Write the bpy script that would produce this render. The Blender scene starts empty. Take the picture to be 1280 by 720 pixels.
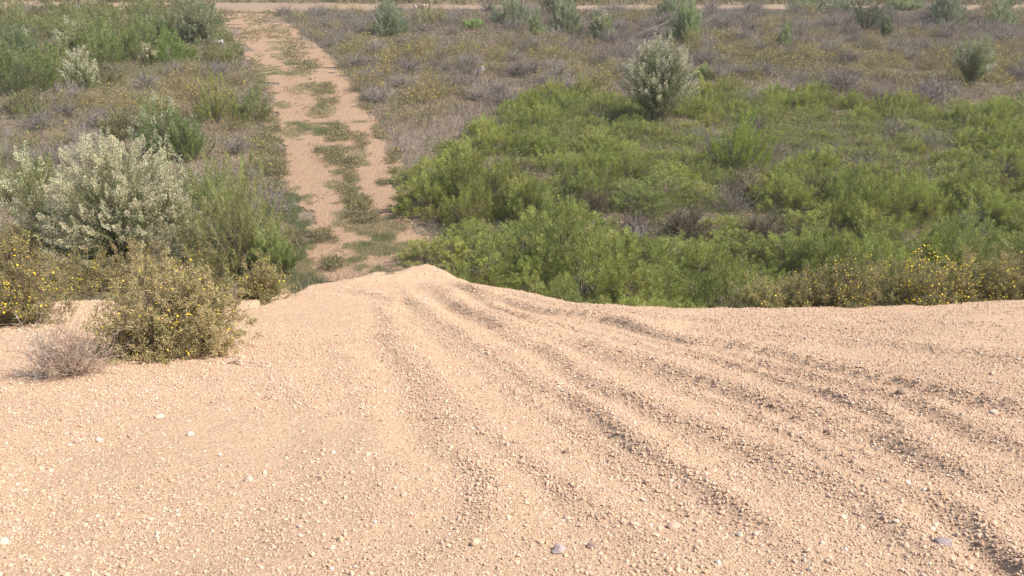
import bpy, math, random
import numpy as np

rng = np.random.default_rng(11)
random.seed(5)
scn = bpy.context.scene
col = scn.collection
R = math.radians

# ------------------------------------------------------------------ camera numbers (pixels of a 1280 x 720 picture)
CAM_Z = 5.2
PITCH = R(23.4)
F = 640.0 / math.tan(R(30.0))
cP, sP = math.cos(PITCH), math.sin(PITCH)


def ray(px, py):
    a = (px - 640.0) / F
    b = (360.0 - py) / F
    return np.array([a, cP + b * sP, -sP + b * cP])


def to_px(x, y, z):
    dz = z - CAM_Z
    d = np.maximum(y * cP - dz * sP, 0.05)
    return 640 + F * x / d, 360 - F * (y * sP + dz * cP) / d


def at_z(px, py, z=0.0):
    r = ray(px, py)
    k = (z - CAM_Z) / r[2]
    return np.array([r[0] * k, r[1] * k, z])


# ------------------------------------------------------------------ numeric noise
def _h(ix, iy, s):
    n = (ix.astype(np.int64) * 374761393 + iy.astype(np.int64) * 668265263 + s * 1442695041) & 0xFFFFFFFF
    n = ((n ^ (n >> 13)) * 1274126177) & 0xFFFFFFFF
    n = ((n ^ (n >> 16)) * 2246822519) & 0xFFFFFFFF
    return ((n ^ (n >> 15)) & 0xFFFFFF) / float(0xFFFFFF)


def vnoise(x, y, s=0):
    x = np.asarray(x, float); y = np.asarray(y, float)
    ix = np.floor(x); iy = np.floor(y)
    fx = x - ix; fy = y - iy
    fx = fx * fx * (3 - 2 * fx); fy = fy * fy * (3 - 2 * fy)
    a = _h(ix, iy, s); b = _h(ix + 1, iy, s); c = _h(ix, iy + 1, s); d = _h(ix + 1, iy + 1, s)
    return (a * (1 - fx) + b * fx) * (1 - fy) + (c * (1 - fx) + d * fx) * fy - 0.5


def fbm(x, y, s=0, o=4):
    v = 0; a = 1.0
    for i in range(o):
        v = v + a * vnoise(x * 2 ** i + 17.3 * i, y * 2 ** i - 9.1 * i, s + i)
        a *= 0.5
    return v


# ------------------------------------------------------------------ terrain
S0, S1 = 3.91, 0.31          # gravel slope: z = S0 - S1 * y


def slope(y):
    y = np.asarray(y, float)
    t = y - 1.0
    z = 3.6 - S1 * (np.log1p(np.exp(np.clip(t / 0.25, -40, 40))) * 0.25)
    return 0.012 + 0.09 * np.log1p(np.exp(np.clip((z - 0.0) / 0.09, -40, 40)))       # runs out into a flat toe


def on_slope(px, py):
    r = ray(px, py)
    k = (S0 - CAM_Z) / (r[2] + S1 * r[1])
    if k < 0 or k * r[1] > 30:
        k = 13.0 / r[1]
    for _ in range(60):                                    # walk the ray down to the curved slope
        f = CAM_Z + r[2] * k - float(slope(r[1] * k))
        k += f * 0.6 / (-r[2] - 0.1 * r[1]) * 0.6
    return r * k + np.array([0, 0, CAM_Z])


edge_px = [(-700, 362), (-250, 366), (0, 370), (130, 372), (250, 380), (318, 380), (345, 374), (362, 356), (400, 347), (440, 344), (478, 335), (508, 331),
           (533, 327), (560, 337), (598, 350), (640, 360), (720, 374), (790, 379), (860, 381), (1000, 378),
           (1140, 374), (1280, 370), (1700, 364), (2200, 360)]
_e = np.array([on_slope(*p)[:2] for p in edge_px])
_o = np.argsort(_e[:, 0]); _e = _e[_o]


def crest(x):
    return np.interp(x, _e[:, 0], _e[:, 1]) + 0.16 * vnoise(x * 1.9, x * 0 + 3.1, 4) + 0.10 * vnoise(x * 6.3, x * 0, 8)


# tyre ridges and ruts on the gravel: (pixel path on the slope, height m, width m)
ridge_px = [
    ([(560, 342), (620, 372), (690, 388), (760, 398), (850, 420), (960, 436), (1100, 470), (1280, 512), (1500, 560)], 0.060, 0.16),
    ([(530, 352), (600, 392), (700, 424), (800, 455), (900, 480), (1000, 507), (1110, 545), (1280, 606), (1500, 690)], 0.048, 0.17),
    ([(500, 362), (560, 410), (640, 460), (720, 505), (800, 552), (870, 600), (940, 650), (1060, 735)], 0.042, 0.15),
    ([(560, 372), (650, 420), (740, 470), (850, 522), (950, 560), (1050, 600), (1160, 655), (1250, 730)], 0.042, 0.16),
    ([(470, 380), (520, 450), (580, 520), (660, 575), (740, 625), (820, 680), (880, 735)], 0.032, 0.13),
    ([(470, 400), (520, 480), (580, 560), (622, 600), (610, 660), (560, 735)], 0.030, 0.14),
    ([(860, 408), (980, 416), (1100, 428), (1280, 452), (1500, 480)], 0.034, 0.2),
    ([(900, 440), (1020, 470), (1140, 500), (1280, 556), (1400, 590)], 0.036, 0.15),
    ([(1010, 480), (1100, 520), (1190, 580), (1290, 640)], 0.034, 0.13),
    ([(700, 396), (780, 404), (830, 420), (900, 428)], 0.034, 0.10),
    ([(430, 360), (500, 376), (560, 380), (640, 384)], 0.022, 0.16),
    ([(620, 362), (700, 380), (800, 392), (950, 404), (1100, 412), (1280, 425)], 0.028, 0.17),
    ([(350, 470), (420, 520), (430, 600), (370, 680), (330, 735)], 0.012, 0.22),
    ([(1130, 630), (1180, 655), (1215, 680), (1260, 730)], -0.03, 0.12),
    ([(1150, 615), (1215, 640), (1260, 680), (1310, 730)], 0.03, 0.10),
    ([(520, 340), (580, 360), (660, 400), (740, 432), (840, 462), (930, 492), (1040, 540), (1180, 610), (1300, 690)], 0.024, 0.09),
    ([(550, 350), (640, 392), (720, 412), (820, 436), (940, 462), (1080, 505), (1290, 580)], 0.022, 0.08),
    ([(480, 372), (560, 430), (660, 500), (760, 560), (860, 640), (930, 735)], 0.022, 0.09),
    ([(600, 420), (700, 480), (780, 540), (900, 610), (1010, 690), (1050, 735)], 0.020, 0.09),
    ([(820, 470), (930, 510), (1060, 575), (1180, 640), (1290, 720)], 0.022, 0.10),
    ([(760, 410), (900, 450), (1020, 490), (1160, 545), (1290, 595)], 0.020, 0.08),
    ([(880, 425), (1000, 440), (1130, 465), (1290, 490)], 0.022, 0.12),
    ([(960, 395), (1100, 400), (1290, 412)], 0.016, 0.12),
    ([(420, 420), (460, 500), (480, 600), (440, 735)], 0.010, 0.14),
    ([(590, 335), (560, 352), (600, 380), (700, 430)], -0.02, 0.14),
]


def densify(p, n=60):
    p = np.array(p, float)
    d = np.r_[0, np.cumsum(np.hypot(*np.diff(p[:, :2], axis=0).T))]
    t = np.linspace(0, d[-1], n)
    return np.stack([np.interp(t, d, p[:, i]) for i in range(p.shape[1])], 1)


ridges = []
for path, h, w in ridge_px:
    q = np.array([on_slope(*p)[:2] for p in path])
    ridges.append((densify(q), h, w))


def ridge_height(x, y):
    """Sum of the tyre ridges, and a 0..1 measure of how near a ridge is (coarser stones collect there)."""
    shp = np.shape(x)
    x = np.ravel(x); y = np.ravel(y)
    wob = 0.11 * fbm(x * 1.4, y * 1.4, 31, 4)
    wob2 = 0.11 * fbm(x * 1.4, y * 1.4, 37, 4)
    X = x + wob; Y = y + wob2
    out = np.zeros(x.size); near = np.zeros(x.size)
    amp = (0.95 + 0.55 * fbm(x * 0.9, y * 0.9, 41, 2)) * (1 + 0.25 * vnoise(x * 7, y * 7, 43))
    for q, h, w in ridges:
        w = w * 0.85
        lo = q.min(0) - 0.7; hi = q.max(0) + 0.7
        m = np.where((X > lo[0]) & (X < hi[0]) & (Y > lo[1]) & (Y < hi[1]))[0]
        for c in range(0, m.size, 60000):
            k = m[c:c + 60000]
            dx = X[k][:, None] - q[None, :, 0]; dy = Y[k][:, None] - q[None, :, 1]
            d2 = dx * dx + dy * dy
            j = d2.argmin(1)
            jj = np.clip(j, 1, len(q) - 2)
            tx = q[jj + 1, 0] - q[jj - 1, 0]; ty = q[jj + 1, 1] - q[jj - 1, 1]
            n = np.hypot(tx, ty)
            ii = np.arange(k.size)
            sd = (dx[ii, j] * ty - dy[ii, j] * tx) / n        # + is to the right of the travel direction
            dist = np.sqrt(d2[ii, j])
            sd = np.sign(sd) * dist
            fade = np.clip(np.minimum(j, len(q) - 1 - j) / 9.0, 0, 1)
            g = np.exp(-np.where(sd > 0, (sd / (w * 0.62)) ** 2, (sd / (w * 1.25)) ** 2))
            trough = -0.45 * np.exp(-((sd - w * 1.45) / (w * 0.7)) ** 2)
            out[k] += 1.08 * h * amp[k] * fade * (g + trough)
            near[k] = np.maximum(near[k], fade * np.exp(-((sd - w * 0.5) / (w * 0.95)) ** 2) * min(1.0, abs(h) / 0.032))
    out = 0.06 * np.tanh(out / 0.06)
    return out.reshape(shp), near.reshape(shp)


def bank_z(x, y, detail=True):
    x = np.asarray(x, float); y = np.asarray(y, float)
    c = crest(x)
    z = slope(y) + 0.05 * fbm(x * 0.45, y * 0.45, 21, 3) * np.clip(slope(y) / 0.5, 0, 1)
    t = (y - c) / 0.12
    z = z - 0.95 * 0.12 * np.log1p(np.exp(np.clip(t, -40, 40)))
    if detail:
        rh, _ = ridge_height(x, y)
        z = z + rh * np.clip((c - y) / 0.5 + 0.4, 0, 1) * np.clip(slope(y) / 0.35, 0.25, 1)
        z = z + 0.014 * fbm(x * 4.5, y * 4.5, 51, 4) + 0.02 * fbm(x * 1.5 + y * 0.6, y * 2.2, 55, 3) * np.clip((x + 0.6) / 1.2, 0, 1) * np.clip((c - y) / 0.8, 0, 1)
    return z


def ground_z(x, y):
    x = np.asarray(x, float); y = np.asarray(y, float)
    far = np.clip((np.hypot(x, y - 25) - 55) / 200, 0, 1)
    return 0.10 * fbm(x * 0.13, y * 0.13, 61, 3) + 0.02 * vnoise(x * 0.5, y * 0.5, 65) + far * 5 * fbm(x * 0.006, y * 0.006, 67, 3)


def surf(x, y):
    return np.maximum(bank_z(x, y), ground_z(x, y))


def hit(px, py):
    """The point of the land that this pixel of the photograph looks at."""
    r = ray(px, py)
    t = np.linspace(1.5, 75, 9000)
    x = r[0] * t; y = r[1] * t; z = CAM_Z + r[2] * t
    s = np.maximum(bank_z(x, y, False), ground_z(x, y))
    i = np.argmax(z <= s)
    if z[i] > s[i]:
        i = len(t) - 1
    return np.array([x[i], y[i], float(surf(x[i:i + 1], y[i:i + 1])[0])])


# ------------------------------------------------------------------ zones (pixel outlines, turned into places on the plain)
def inside(px, py, poly):
    poly = np.array(poly, float)
    x0, y0 = poly[:, 0], poly[:, 1]
    x1, y1 = np.roll(x0, -1), np.roll(y0, -1)
    r = np.zeros(np.shape(px), bool)
    for a, b, c, d in zip(x0, y0, x1, y1):
        if b == d:
            continue
        m = (b > py) != (d > py)
        r ^= m & (px < (c - a) * (py - b) / (d - b) + a)
    return r


Z_GREEN = [(550, 330), (532, 270), (516, 232), (530, 203), (570, 172), (640, 133), (700, 116), (780, 128), (900, 116), (1000, 120), (1100, 140),
           (1200, 132), (1290, 124), (1700, 118), (1900, 520), (1280, 520), (860, 520), (640, 480), (600, 400), (574, 345)]
Z_THIN = [(860, 178), (960, 150), (1100, 160), (1200, 175), (1190, 225), (1080, 222), (960, 235), (880, 222)]
Z_TRACK_L = [(408, 352), (385, 345), (368, 290), (356, 235), (341, 190), (329, 150), (320, 110), (305, 70), (284, 42), (262, 26), (312, 24), (332, 45),
             (350, 70), (365, 110), (385, 150), (405, 195), (425, 250), (440, 300), (446, 345)]
Z_TRACK_R = [(478, 338), (470, 300), (452, 250), (434, 195), (420, 150), (396, 110), (375, 70), (352, 45), (328, 24), (362, 20), (386, 45), (412, 70),
             (440, 105), (470, 150), (494, 190), (508, 230), (522, 280), (538, 330), (520, 350)]
Z_TRACK = [(370, 352), (366, 290), (352, 235), (339, 190), (328, 150), (320, 110), (304, 70), (283, 42), (254, 18), (342, 14), (382, 45), (412, 70),
           (442, 105), (472, 150), (496, 190), (512, 230), (530, 280), (552, 330), (572, 352)]
Z_ROAD = [(-700, 14), (-200, 12.5), (0, 11.5), (200, 13), (330, 16), (420, 15), (560, 12.5), (760, 12.5), (1000, 12), (1280, 11), (1900, 11.5),
          (1900, 7), (1280, 7.0), (1000, 6.5), (760, 7), (560, 6.5), (420, 4.5), (250, 3.5), (0, 3.5), (-700, 5)]
Z_OLIVE = [[(420, 60), (520, 40), (560, 70), (570, 110), (590, 125), (540, 160), (500, 160), (470, 130), (440, 100)],
           [(650, 60), (760, 70), (770, 115), (680, 112)],
           [(850, 70), (900, 40), (960, 50), (1080, 60), (1280, 60), (1700, 60), (1700, 110), (1280, 110), (1130, 108), (1040, 92), (900, 84)],
           [(560, 60), (640, 62), (620, 90), (560, 84)],
           [(230, 95), (300, 100), (320, 160), (340, 210), (300, 222), (250, 190), (120, 160), (60, 130), (140, 110)],
           [(880, 95), (960, 95), (960, 115), (880, 112)]]
Z_LEFT = [(-700, 20), (250, 20), (290, 45), (315, 110), (335, 170), (350, 240), (368, 330), (345, 372), (320, 480), (-700, 520)]


def zones(x, y):
    z = ground_z(x, y)
    px, py = to_px(x, y, z)
    k = np.clip((py + 140) / 300, 0.3, 2)
    px = px + 26 * k * fbm(x * 0.8, y * 0.8, 71, 3)
    py = py + 9 * k * fbm(x * 0.8, y * 0.8, 77, 3)
    bad = (py < -60)
    o = np.zeros(np.shape(x), bool)
    for p in Z_OLIVE:
        o |= inside(px, py, p)
    return dict(px=px, py=py, green=inside(px, py, Z_GREEN), thin=inside(px, py, Z_THIN), olive=o, left=inside(px, py, Z_LEFT), bad=bad)


def bare(x, y):
    """True on the wheel tracks and the far road."""
    px, py = to_px(x, y, ground_z(x, y))
    k = np.clip((py + 140) / 300, 0.15, 2)
    n1 = fbm(x * 2.2, y * 2.2, 81, 3); n2 = fbm(x * 2.2, y * 2.2, 85, 3)
    a = px + 30 * k * n1 + 34 * k * vnoise(x * 0.8, y * 0.8, 83)
    b = py + 8 * k * n2
    return inside(a, b, Z_TRACK_L) | inside(a, b, Z_TRACK_R) | inside(px, py + 5.0 * n2, Z_ROAD)


def on_track(x, y):
    px, py = to_px(x, y, ground_z(x, y))
    return inside(px, py, Z_TRACK) | inside(px, py, Z_ROAD)


# ------------------------------------------------------------------ materials
def new_mat(name):
    m = bpy.data.materials.new(name)
    m.use_nodes = True
    nt = m.node_tree
    for n in list(nt.nodes):
        nt.nodes.remove(n)
    return m, nt


def N(nt, kind, **kw):
    n = nt.nodes.new(kind)
    for k, v in kw.items():
        if k in n.inputs:
            n.inputs[k].default_value = v
        else:
            setattr(n, k, v)
    return n


def ramp(nt, stops):
    n = nt.nodes.new('ShaderNodeValToRGB')
    e = n.color_ramp.elements
    while len(e) < len(stops):
        e.new(0.5)
    for i, (p, c) in enumerate(stops):
        e[i].position = p
        e[i].color = (*c, 1)
    return n


def mixc(nt, a, b, fac, mode='MIX'):
    n = nt.nodes.new('ShaderNodeMix')
    n.data_type = 'RGBA'; n.blend_type = mode
    for sock, v in ((n.inputs[6], a), (n.inputs[7], b), (n.inputs[0], fac)):
        if isinstance(v, bpy.types.NodeSocket):
            nt.links.new(v, sock)
        elif isinstance(v, (int, float)):
            sock.default_value = v
        else:
            sock.default_value = (*v, 1)
    return n.outputs[2]


def plant_mat(name, translucency=0.3, rough=0.6, vary=0.18, hue=0.010):
    m, nt = new_mat(name)
    at = N(nt, 'ShaderNodeAttribute', attribute_name='tint')
    oi = N(nt, 'ShaderNodeObjectInfo')
    mr = N(nt, 'ShaderNodeMapRange')
    mr.inputs['To Min'].default_value = 1 - vary; mr.inputs['To Max'].default_value = 1 + vary
    nt.links.new(oi.outputs['Random'], mr.inputs['Value'])
    hs = N(nt, 'ShaderNodeHueSaturation')
    mh = N(nt, 'ShaderNodeMapRange')
    mul = N(nt, 'ShaderNodeMath', operation='FRACT')
    m7 = N(nt, 'ShaderNodeMath', operation='MULTIPLY'); m7.inputs[1].default_value = 7.31
    nt.links.new(oi.outputs['Random'], m7.inputs[0]); nt.links.new(m7.outputs[0], mul.inputs[0])
    mh.inputs['To Min'].default_value = 0.5 - hue * 0.6; mh.inputs['To Max'].default_value = 0.5 + hue
    nt.links.new(mul.outputs[0], mh.inputs['Value'])
    nt.links.new(mh.outputs[0], hs.inputs['Hue'])
    nt.links.new(mr.outputs[0], hs.inputs['Value'])
    nt.links.new(at.outputs['Color'], hs.inputs['Color'])
    p = N(nt, 'ShaderNodeBsdfPrincipled')
    p.inputs['Roughness'].default_value = rough
    p.inputs['Specular IOR Level'].default_value = 0.25
    nt.links.new(hs.outputs[0], p.inputs['Base Color'])
    tr = N(nt, 'ShaderNodeBsdfTranslucent')
    nt.links.new(hs.outputs[0], tr.inputs['Color'])
    mx = N(nt, 'ShaderNodeMixShader')
    mx.inputs[0].default_value = translucency
    nt.links.new(p.outputs[0], mx.inputs[1]); nt.links.new(tr.outputs[0], mx.inputs[2])
    o = N(nt, 'ShaderNodeOutputMaterial')
    nt.links.new(mx.outputs[0], o.inputs['Surface'])
    return m


M_LEAF = plant_mat('leaf', 0.34, 0.6, 0.13, 0.007)
M_STEM = plant_mat('bark', 0.0, 0.85)
M_BLOSSOM = plant_mat('petals', 0.25, 0.7, 0.08, 0.0)
M_DRY = plant_mat('dry_straw', 0.15, 0.8)


def sand_mat(name, c_a, c_b, c_dark, c_light, grain=120.0, bump=0.006, speck=0.35, patch=0.9):
    m, nt = new_mat(name)
    tc = N(nt, 'ShaderNodeTexCoord')
    n1 = N(nt, 'ShaderNodeTexNoise', Scale=patch, Detail=6.0, Roughness=0.6)
    n2 = N(nt, 'ShaderNodeTexNoise', Scale=9.0, Detail=5.0, Roughness=0.65)
    v = N(nt, 'ShaderNodeTexVoronoi', Scale=grain, Randomness=1.0)
    v2 = N(nt, 'ShaderNodeTexVoronoi', Scale=grain * 0.42, Randomness=1.0)
    n3 = N(nt, 'ShaderNodeTexNoise', Scale=grain * 2.6, Detail=3.0, Roughness=0.7)
    for t in (n1, n2, v, v2, n3):
        nt.links.new(tc.outputs['Object'], t.inputs['Vector'])
    r1 = ramp(nt, [(0.3, c_a), (0.7, c_b)])
    nt.links.new(n1.outputs['Fac'], r1.inputs[0])
    r2 = ramp(nt, [(0.30, (0, 0, 0)), (0.72, (1, 1, 1))])
    nt.links.new(n2.outputs['Fac'], r2.inputs[0])
    c = mixc(nt, r1.outputs[0], c_b, r2.outputs[0])
    sep = N(nt, 'ShaderNodeSeparateColor')
    nt.links.new(v.outputs['Color'], sep.inputs[0])
    rs = ramp(nt, [(0.0, c_dark), (0.28, c_a), (0.62, c_b), (1.0, c_light)])
    nt.links.new(sep.outputs[0], rs.inputs[0])
    c = mixc(nt, c, rs.outputs[0], speck)
    sep2 = N(nt, 'ShaderNodeSeparateColor')
    nt.links.new(v2.outputs['Color'], sep2.inputs[0])
    rs2 = ramp(nt, [(0.0, c_dark), (0.35, c_a), (0.6, c_b), (1.0, c_light)])
    nt.links.new(sep2.outputs[1], rs2.inputs[0])
    c = mixc(nt, c, rs2.outputs[0], speck * 0.6)
    p = N(nt, 'ShaderNodeBsdfPrincipled')
    p.inputs['Roughness'].default_value = 0.92
    p.inputs['Specular IOR Level'].default_value = 0.12
    nt.links.new(c, p.inputs['Base Color'])
    add = N(nt, 'ShaderNodeMath', operation='ADD')
    inv = N(nt, 'ShaderNodeMath', operation='MULTIPLY'); inv.inputs[1].default_value = -0.8
    nt.links.new(v.outputs['Distance'], inv.inputs[0])
    nt.links.new(inv.outputs[0], add.inputs[0]); nt.links.new(n3.outputs['Fac'], add.inputs[1])
    add2 = N(nt, 'ShaderNodeMath', operation='SUBTRACT')
    nt.links.new(add.outputs[0], add2.inputs[0]); nt.links.new(v2.outputs['Distance'], add2.inputs[1])
    b = N(nt, 'ShaderNodeBump', Strength=1.0, Distance=bump)
    nt.links.new(add2.outputs[0], b.inputs['Height'])
    nt.links.new(b.outputs[0], p.inputs['Normal'])
    o = N(nt, 'ShaderNodeOutputMaterial')
    nt.links.new(p.outputs[0], o.inputs['Surface'])
    return m


M_GRAVEL = sand_mat('gravel_sand', (0.43, 0.284, 0.180), (0.515, 0.354, 0.230), (0.20, 0.125, 0.08), (0.62, 0.49, 0.35))
M_TRACK = sand_mat('track_dirt', (0.245, 0.160, 0.102), (0.315, 0.210, 0.137), (0.16, 0.10, 0.06), (0.44, 0.31, 0.20), grain=34.0, bump=0.012, speck=0.22, patch=0.7)
M_ROAD = sand_mat('road_dirt', (0.20, 0.145, 0.10), (0.26, 0.188, 0.128), (0.19, 0.13, 0.08), (0.40, 0.30, 0.21), grain=20.0, bump=0.015, speck=0.25)
M_SOIL = sand_mat('plain_soil', (0.13, 0.098, 0.074), (0.20, 0.15, 0.11), (0.08, 0.06, 0.045), (0.29, 0.23, 0.175), grain=22.0, bump=0.02, speck=0.45, patch=0.35)


def stone_mat():
    m, nt = new_mat('stone')
    at = N(nt, 'ShaderNodeAttribute', attribute_name='tint')
    tc = N(nt, 'ShaderNodeTexCoord')
    n = N(nt, 'ShaderNodeTexNoise', Scale=160.0, Detail=3.0)
    nt.links.new(tc.outputs['Object'], n.inputs['Vector'])
    r = ramp(nt, [(0.3, (0.8, 0.78, 0.76)), (0.7, (1.1, 1.1, 1.1))])
    nt.links.new(n.outputs['Fac'], r.inputs[0])
    c = mixc(nt, at.outputs['Color'], r.outputs[0], 1.0, 'MULTIPLY')
    p = N(nt, 'ShaderNodeBsdfPrincipled')
    p.inputs['Roughness'].default_value = 0.75
    p.inputs['Specular IOR Level'].default_value = 0.25
    nt.links.new(c, p.inputs['Base Color'])
    o = N(nt, 'ShaderNodeOutputMaterial')
    nt.links.new(p.outputs[0], o.inputs['Surface'])
    return m


M_STONE = stone_mat()


# ------------------------------------------------------------------ mesh collection
class Mesh:
    def __init__(self):
        self.v = []; self.f = []; self.c = []; self.n = 0

    def add(self, v, f, c):
        v = np.asarray(v, np.float32); f = np.asarray(f, np.int32); c = np.asarray(c, np.float32)
        if c.ndim == 1:
            c = np.tile(c, (len(v), 1))
        self.v.append(v); self.f.append(f + self.n); self.c.append(c); self.n += len(v)

    def build(self, name, smooth=False):
        v = np.concatenate(self.v); f = np.concatenate(self.f); c = np.concatenate(self.c)
        me = bpy.data.meshes.new(name)
        me.vertices.add(len(v)); me.vertices.foreach_set('co', v.ravel())
        me.loops.add(f.size); me.loops.foreach_set('vertex_index', f.ravel())
        me.polygons.add(len(f))
        me.polygons.foreach_set('loop_start', np.arange(0, f.size, f.shape[1], dtype=np.int32))
        me.polygons.foreach_set('use_smooth', np.full(len(f), smooth))
        a = me.color_attributes.new('tint', 'FLOAT_COLOR', 'POINT')
        a.data.foreach_set('color', np.concatenate([c, np.ones((len(c), 1), np.float32)], 1).ravel())
        me.update(calc_edges=True)
        return me


def obj(name, me, mat, parent=None, loc=None, rz=0.0):
    o = bpy.data.objects.new(name, me)
    if not me.materials:
        me.materials.append(mat)
    col.objects.link(o)
    if parent is not None:
        o.parent = parent
    if loc is not None:
        o.location = loc
    o.rotation_euler.z = rz
    return o


def tag(o, label=None, cat=None, group=None, kind=None):
    if label: o['label'] = label
    if cat: o['category'] = cat
    if group: o['group'] = group
    if kind: o['kind'] = kind
    return o


def unit(a):
    return a / np.maximum(np.linalg.norm(a, axis=-1, keepdims=True), 1e-9)


def rdir(r, n):
    return unit(r.normal(size=(n, 3)))


def needles(M, P, D, L, W, C, r):
    """Thin pointed leaves, one triangle each."""
    n = len(P)
    s = unit(np.cross(D, rdir(r, n)))
    L = np.broadcast_to(L, n)[:, None]; W = np.broadcast_to(W, n)[:, None]
    v = np.stack([P - s * W * 0.5, P + s * W * 0.5, P + D * L], 1).reshape(-1, 3)
    M.add(v, np.arange(3 * n).reshape(-1, 3), np.repeat(C, 3, 0))


def kites(M, P, D, L, W, C, r):
    """Broader leaves or petals, two triangles each."""
    n = len(P)
    s = unit(np.cross(D, rdir(r, n)))
    u = np.cross(s, D)
    L = np.broadcast_to(L, n)[:, None]; W = np.broadcast_to(W, n)[:, None]
    mid = P + D * L * 0.5 + u * L * 0.08
    v = np.stack([P, mid - s * W * 0.5, P + D * L, mid + s * W * 0.5], 1).reshape(-1, 3)
    b = np.arange(n)[:, None] * 4
    f = np.concatenate([b + [0, 1, 2], b + [0, 2, 3]], 0)
    M.add(v, f, np.repeat(C, 4, 0))


def tubes(M, A, r0, r1, C, sides=3):
    """Tapered twigs. A: (n, k, 3) polylines."""
    A = np.asarray(A, float)
    n, k, _ = A.shape
    r0 = np.broadcast_to(r0, n); r1 = np.broadcast_to(r1, n)
    T = np.gradient(A, axis=1) if k > 2 else np.repeat(A[:, 1:] - A[:, :1], 2, 1)
    T = unit(T)
    ref = np.where(np.abs(T[..., 2:3]) > 0.9, np.array([1.0, 0, 0]), np.array([0, 0, 1.0]))
    a = unit(np.cross(T, ref)); b = np.cross(T, a)
    t = np.linspace(0, 1, k)[None, :]
    rad = (r0[:, None] * (1 - t) + r1[:, None] * t)[..., None]
    rings = []
    for s in range(sides):
        th = 2 * math.pi * s / sides
        rings.append(A + rad * (a * math.cos(th) + b * math.sin(th)))
    V = np.stack(rings, 2).reshape(-1, 3)
    base = (np.arange(n)[:, None, None] * k + np.arange(k - 1)[None, :, None]) * sides + np.arange(sides)[None, None, :]
    nxt = (np.arange(sides) + 1) % sides
    base2 = (np.arange(n)[:, None, None] * k + np.arange(k - 1)[None, :, None]) * sides + nxt[None, None, :]
    q1 = np.stack([base, base2, base2 + sides], -1).reshape(-1, 3)
    q2 = np.stack([base, base2 + sides, base + sides], -1).reshape(-1, 3)
    C = np.asarray(C, float)
    if C.ndim == 2:
        C = np.repeat(C, k * sides, 0)
    M.add(V, np.concatenate([q1, q2]), C)


def bez(p0, p1, p2, k=5):
    t = np.linspace(0, 1, k)[None, :, None]
    return (1 - t) ** 2 * p0[:, None] + 2 * t * (1 - t) * p1[:, None] + t * t * p2[:, None]


def tint(r, n, base, dv=0.25, dh=0.08):
    base = np.asarray(base, float)
    c = base[None] * (1 + dv * (r.random((n, 1)) * 2 - 1)) * (1 + dh * (r.random((n, 3)) * 2 - 1))
    return np.clip(c, 0.005, 0.95)


def hemi(r, n, low=0.0, high=1.0):
    """Directions on the upper half sphere; the z part runs from low to high."""
    z = low + (high - low) * r.random(n)
    a = r.random(n) * 2 * math.pi
    s = np.sqrt(np.maximum(0, 1 - z * z))
    return np.stack([s * np.cos(a), s * np.sin(a), z], 1)


# ------------------------------------------------------------------ kinds of plant: each gives {part: (mesh, material)}
def make_feathery(seed, W, H, ns=60, nl=105, green=(0.105, 0.135, 0.028), wood=(0.19, 0.15, 0.105), sprig=(0.20, 0.36), up=1.45, spread=0.55, lw=0.008):
    """Dense mound of upright feathery sprigs."""
    green = np.asarray(green) * [2.46, 2.12, 2.40]
    r = np.random.default_rng(seed)
    u = hemi(r, ns, 0.02, 1.0)
    lump = 1 + 0.28 * np.sin(3.1 * u[:, 0] + seed) * np.cos(2.7 * u[:, 1] + seed * 1.7)
    rad = (0.62 + 0.38 * r.random(ns)) * lump
    tip = u * np.array([W / 2, W / 2, H]) * rad[:, None]
    ax = unit(u * [0.75, 0.75, 0.3] + [0, 0, up] + 0.15 * r.normal(size=(ns, 3)))
    ln = sprig[0] + (sprig[1] - sprig[0]) * r.random(ns)
    ln = np.minimum(ln, 0.75 * H)
    base = tip - ax * ln[:, None]
    base[:, 2] = np.maximum(base[:, 2], 0.02)
    k = np.repeat(np.arange(ns), nl)
    t = r.random(len(k)) ** 0.75
    radial = rdir(r, len(k)); radial = unit(radial - ax[k] * np.sum(radial * ax[k], 1, keepdims=True))
    off = (spread * 0.15) * (1.0 - 0.8 * t ** 1.5) * r.random(len(k))
    P = base[k] + ax[k] * (ln[k] * t)[:, None] + radial * off[:, None]
    D = unit(ax[k] * 1.0 + radial * 0.50 + 0.15 * r.normal(size=(len(k), 3)))
    sc = tint(r, ns, green, 0.28, 0.07)
    C = sc[k] * (0.85 + 0.3 * r.random((len(k), 1)))
    fol = Mesh()
    needles(fol, P, D, 0.03 + 0.03 * r.random(len(k)), lw, C, r)
    st = Mesh()
    foot = r.normal(size=(ns, 3)) * [W * 0.10, W * 0.10, 0]
    tubes(st, bez(foot, base * [0.5, 0.5, 0.6], base, 4), 0.006, 0.003, tint(r, ns, wood))
    nt_ = int(ns * 1.2)
    u2 = hemi(r, nt_, 0.05, 0.8)
    e2 = u2 * np.array([W / 2, W / 2, H]) * (0.4 + 0.4 * r.random((nt_, 1)))
    f2 = r.normal(size=(nt_, 3)) * [W * 0.12, W * 0.12, 0]
    tubes(st, bez(f2, e2 * [0.5, 0.5, 0.7], e2, 3), 0.004, 0.002, tint(r, nt_, (0.21, 0.175, 0.135)))
    return dict(foliage=(fol, M_LEAF), stem=(st, M_STEM))


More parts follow.
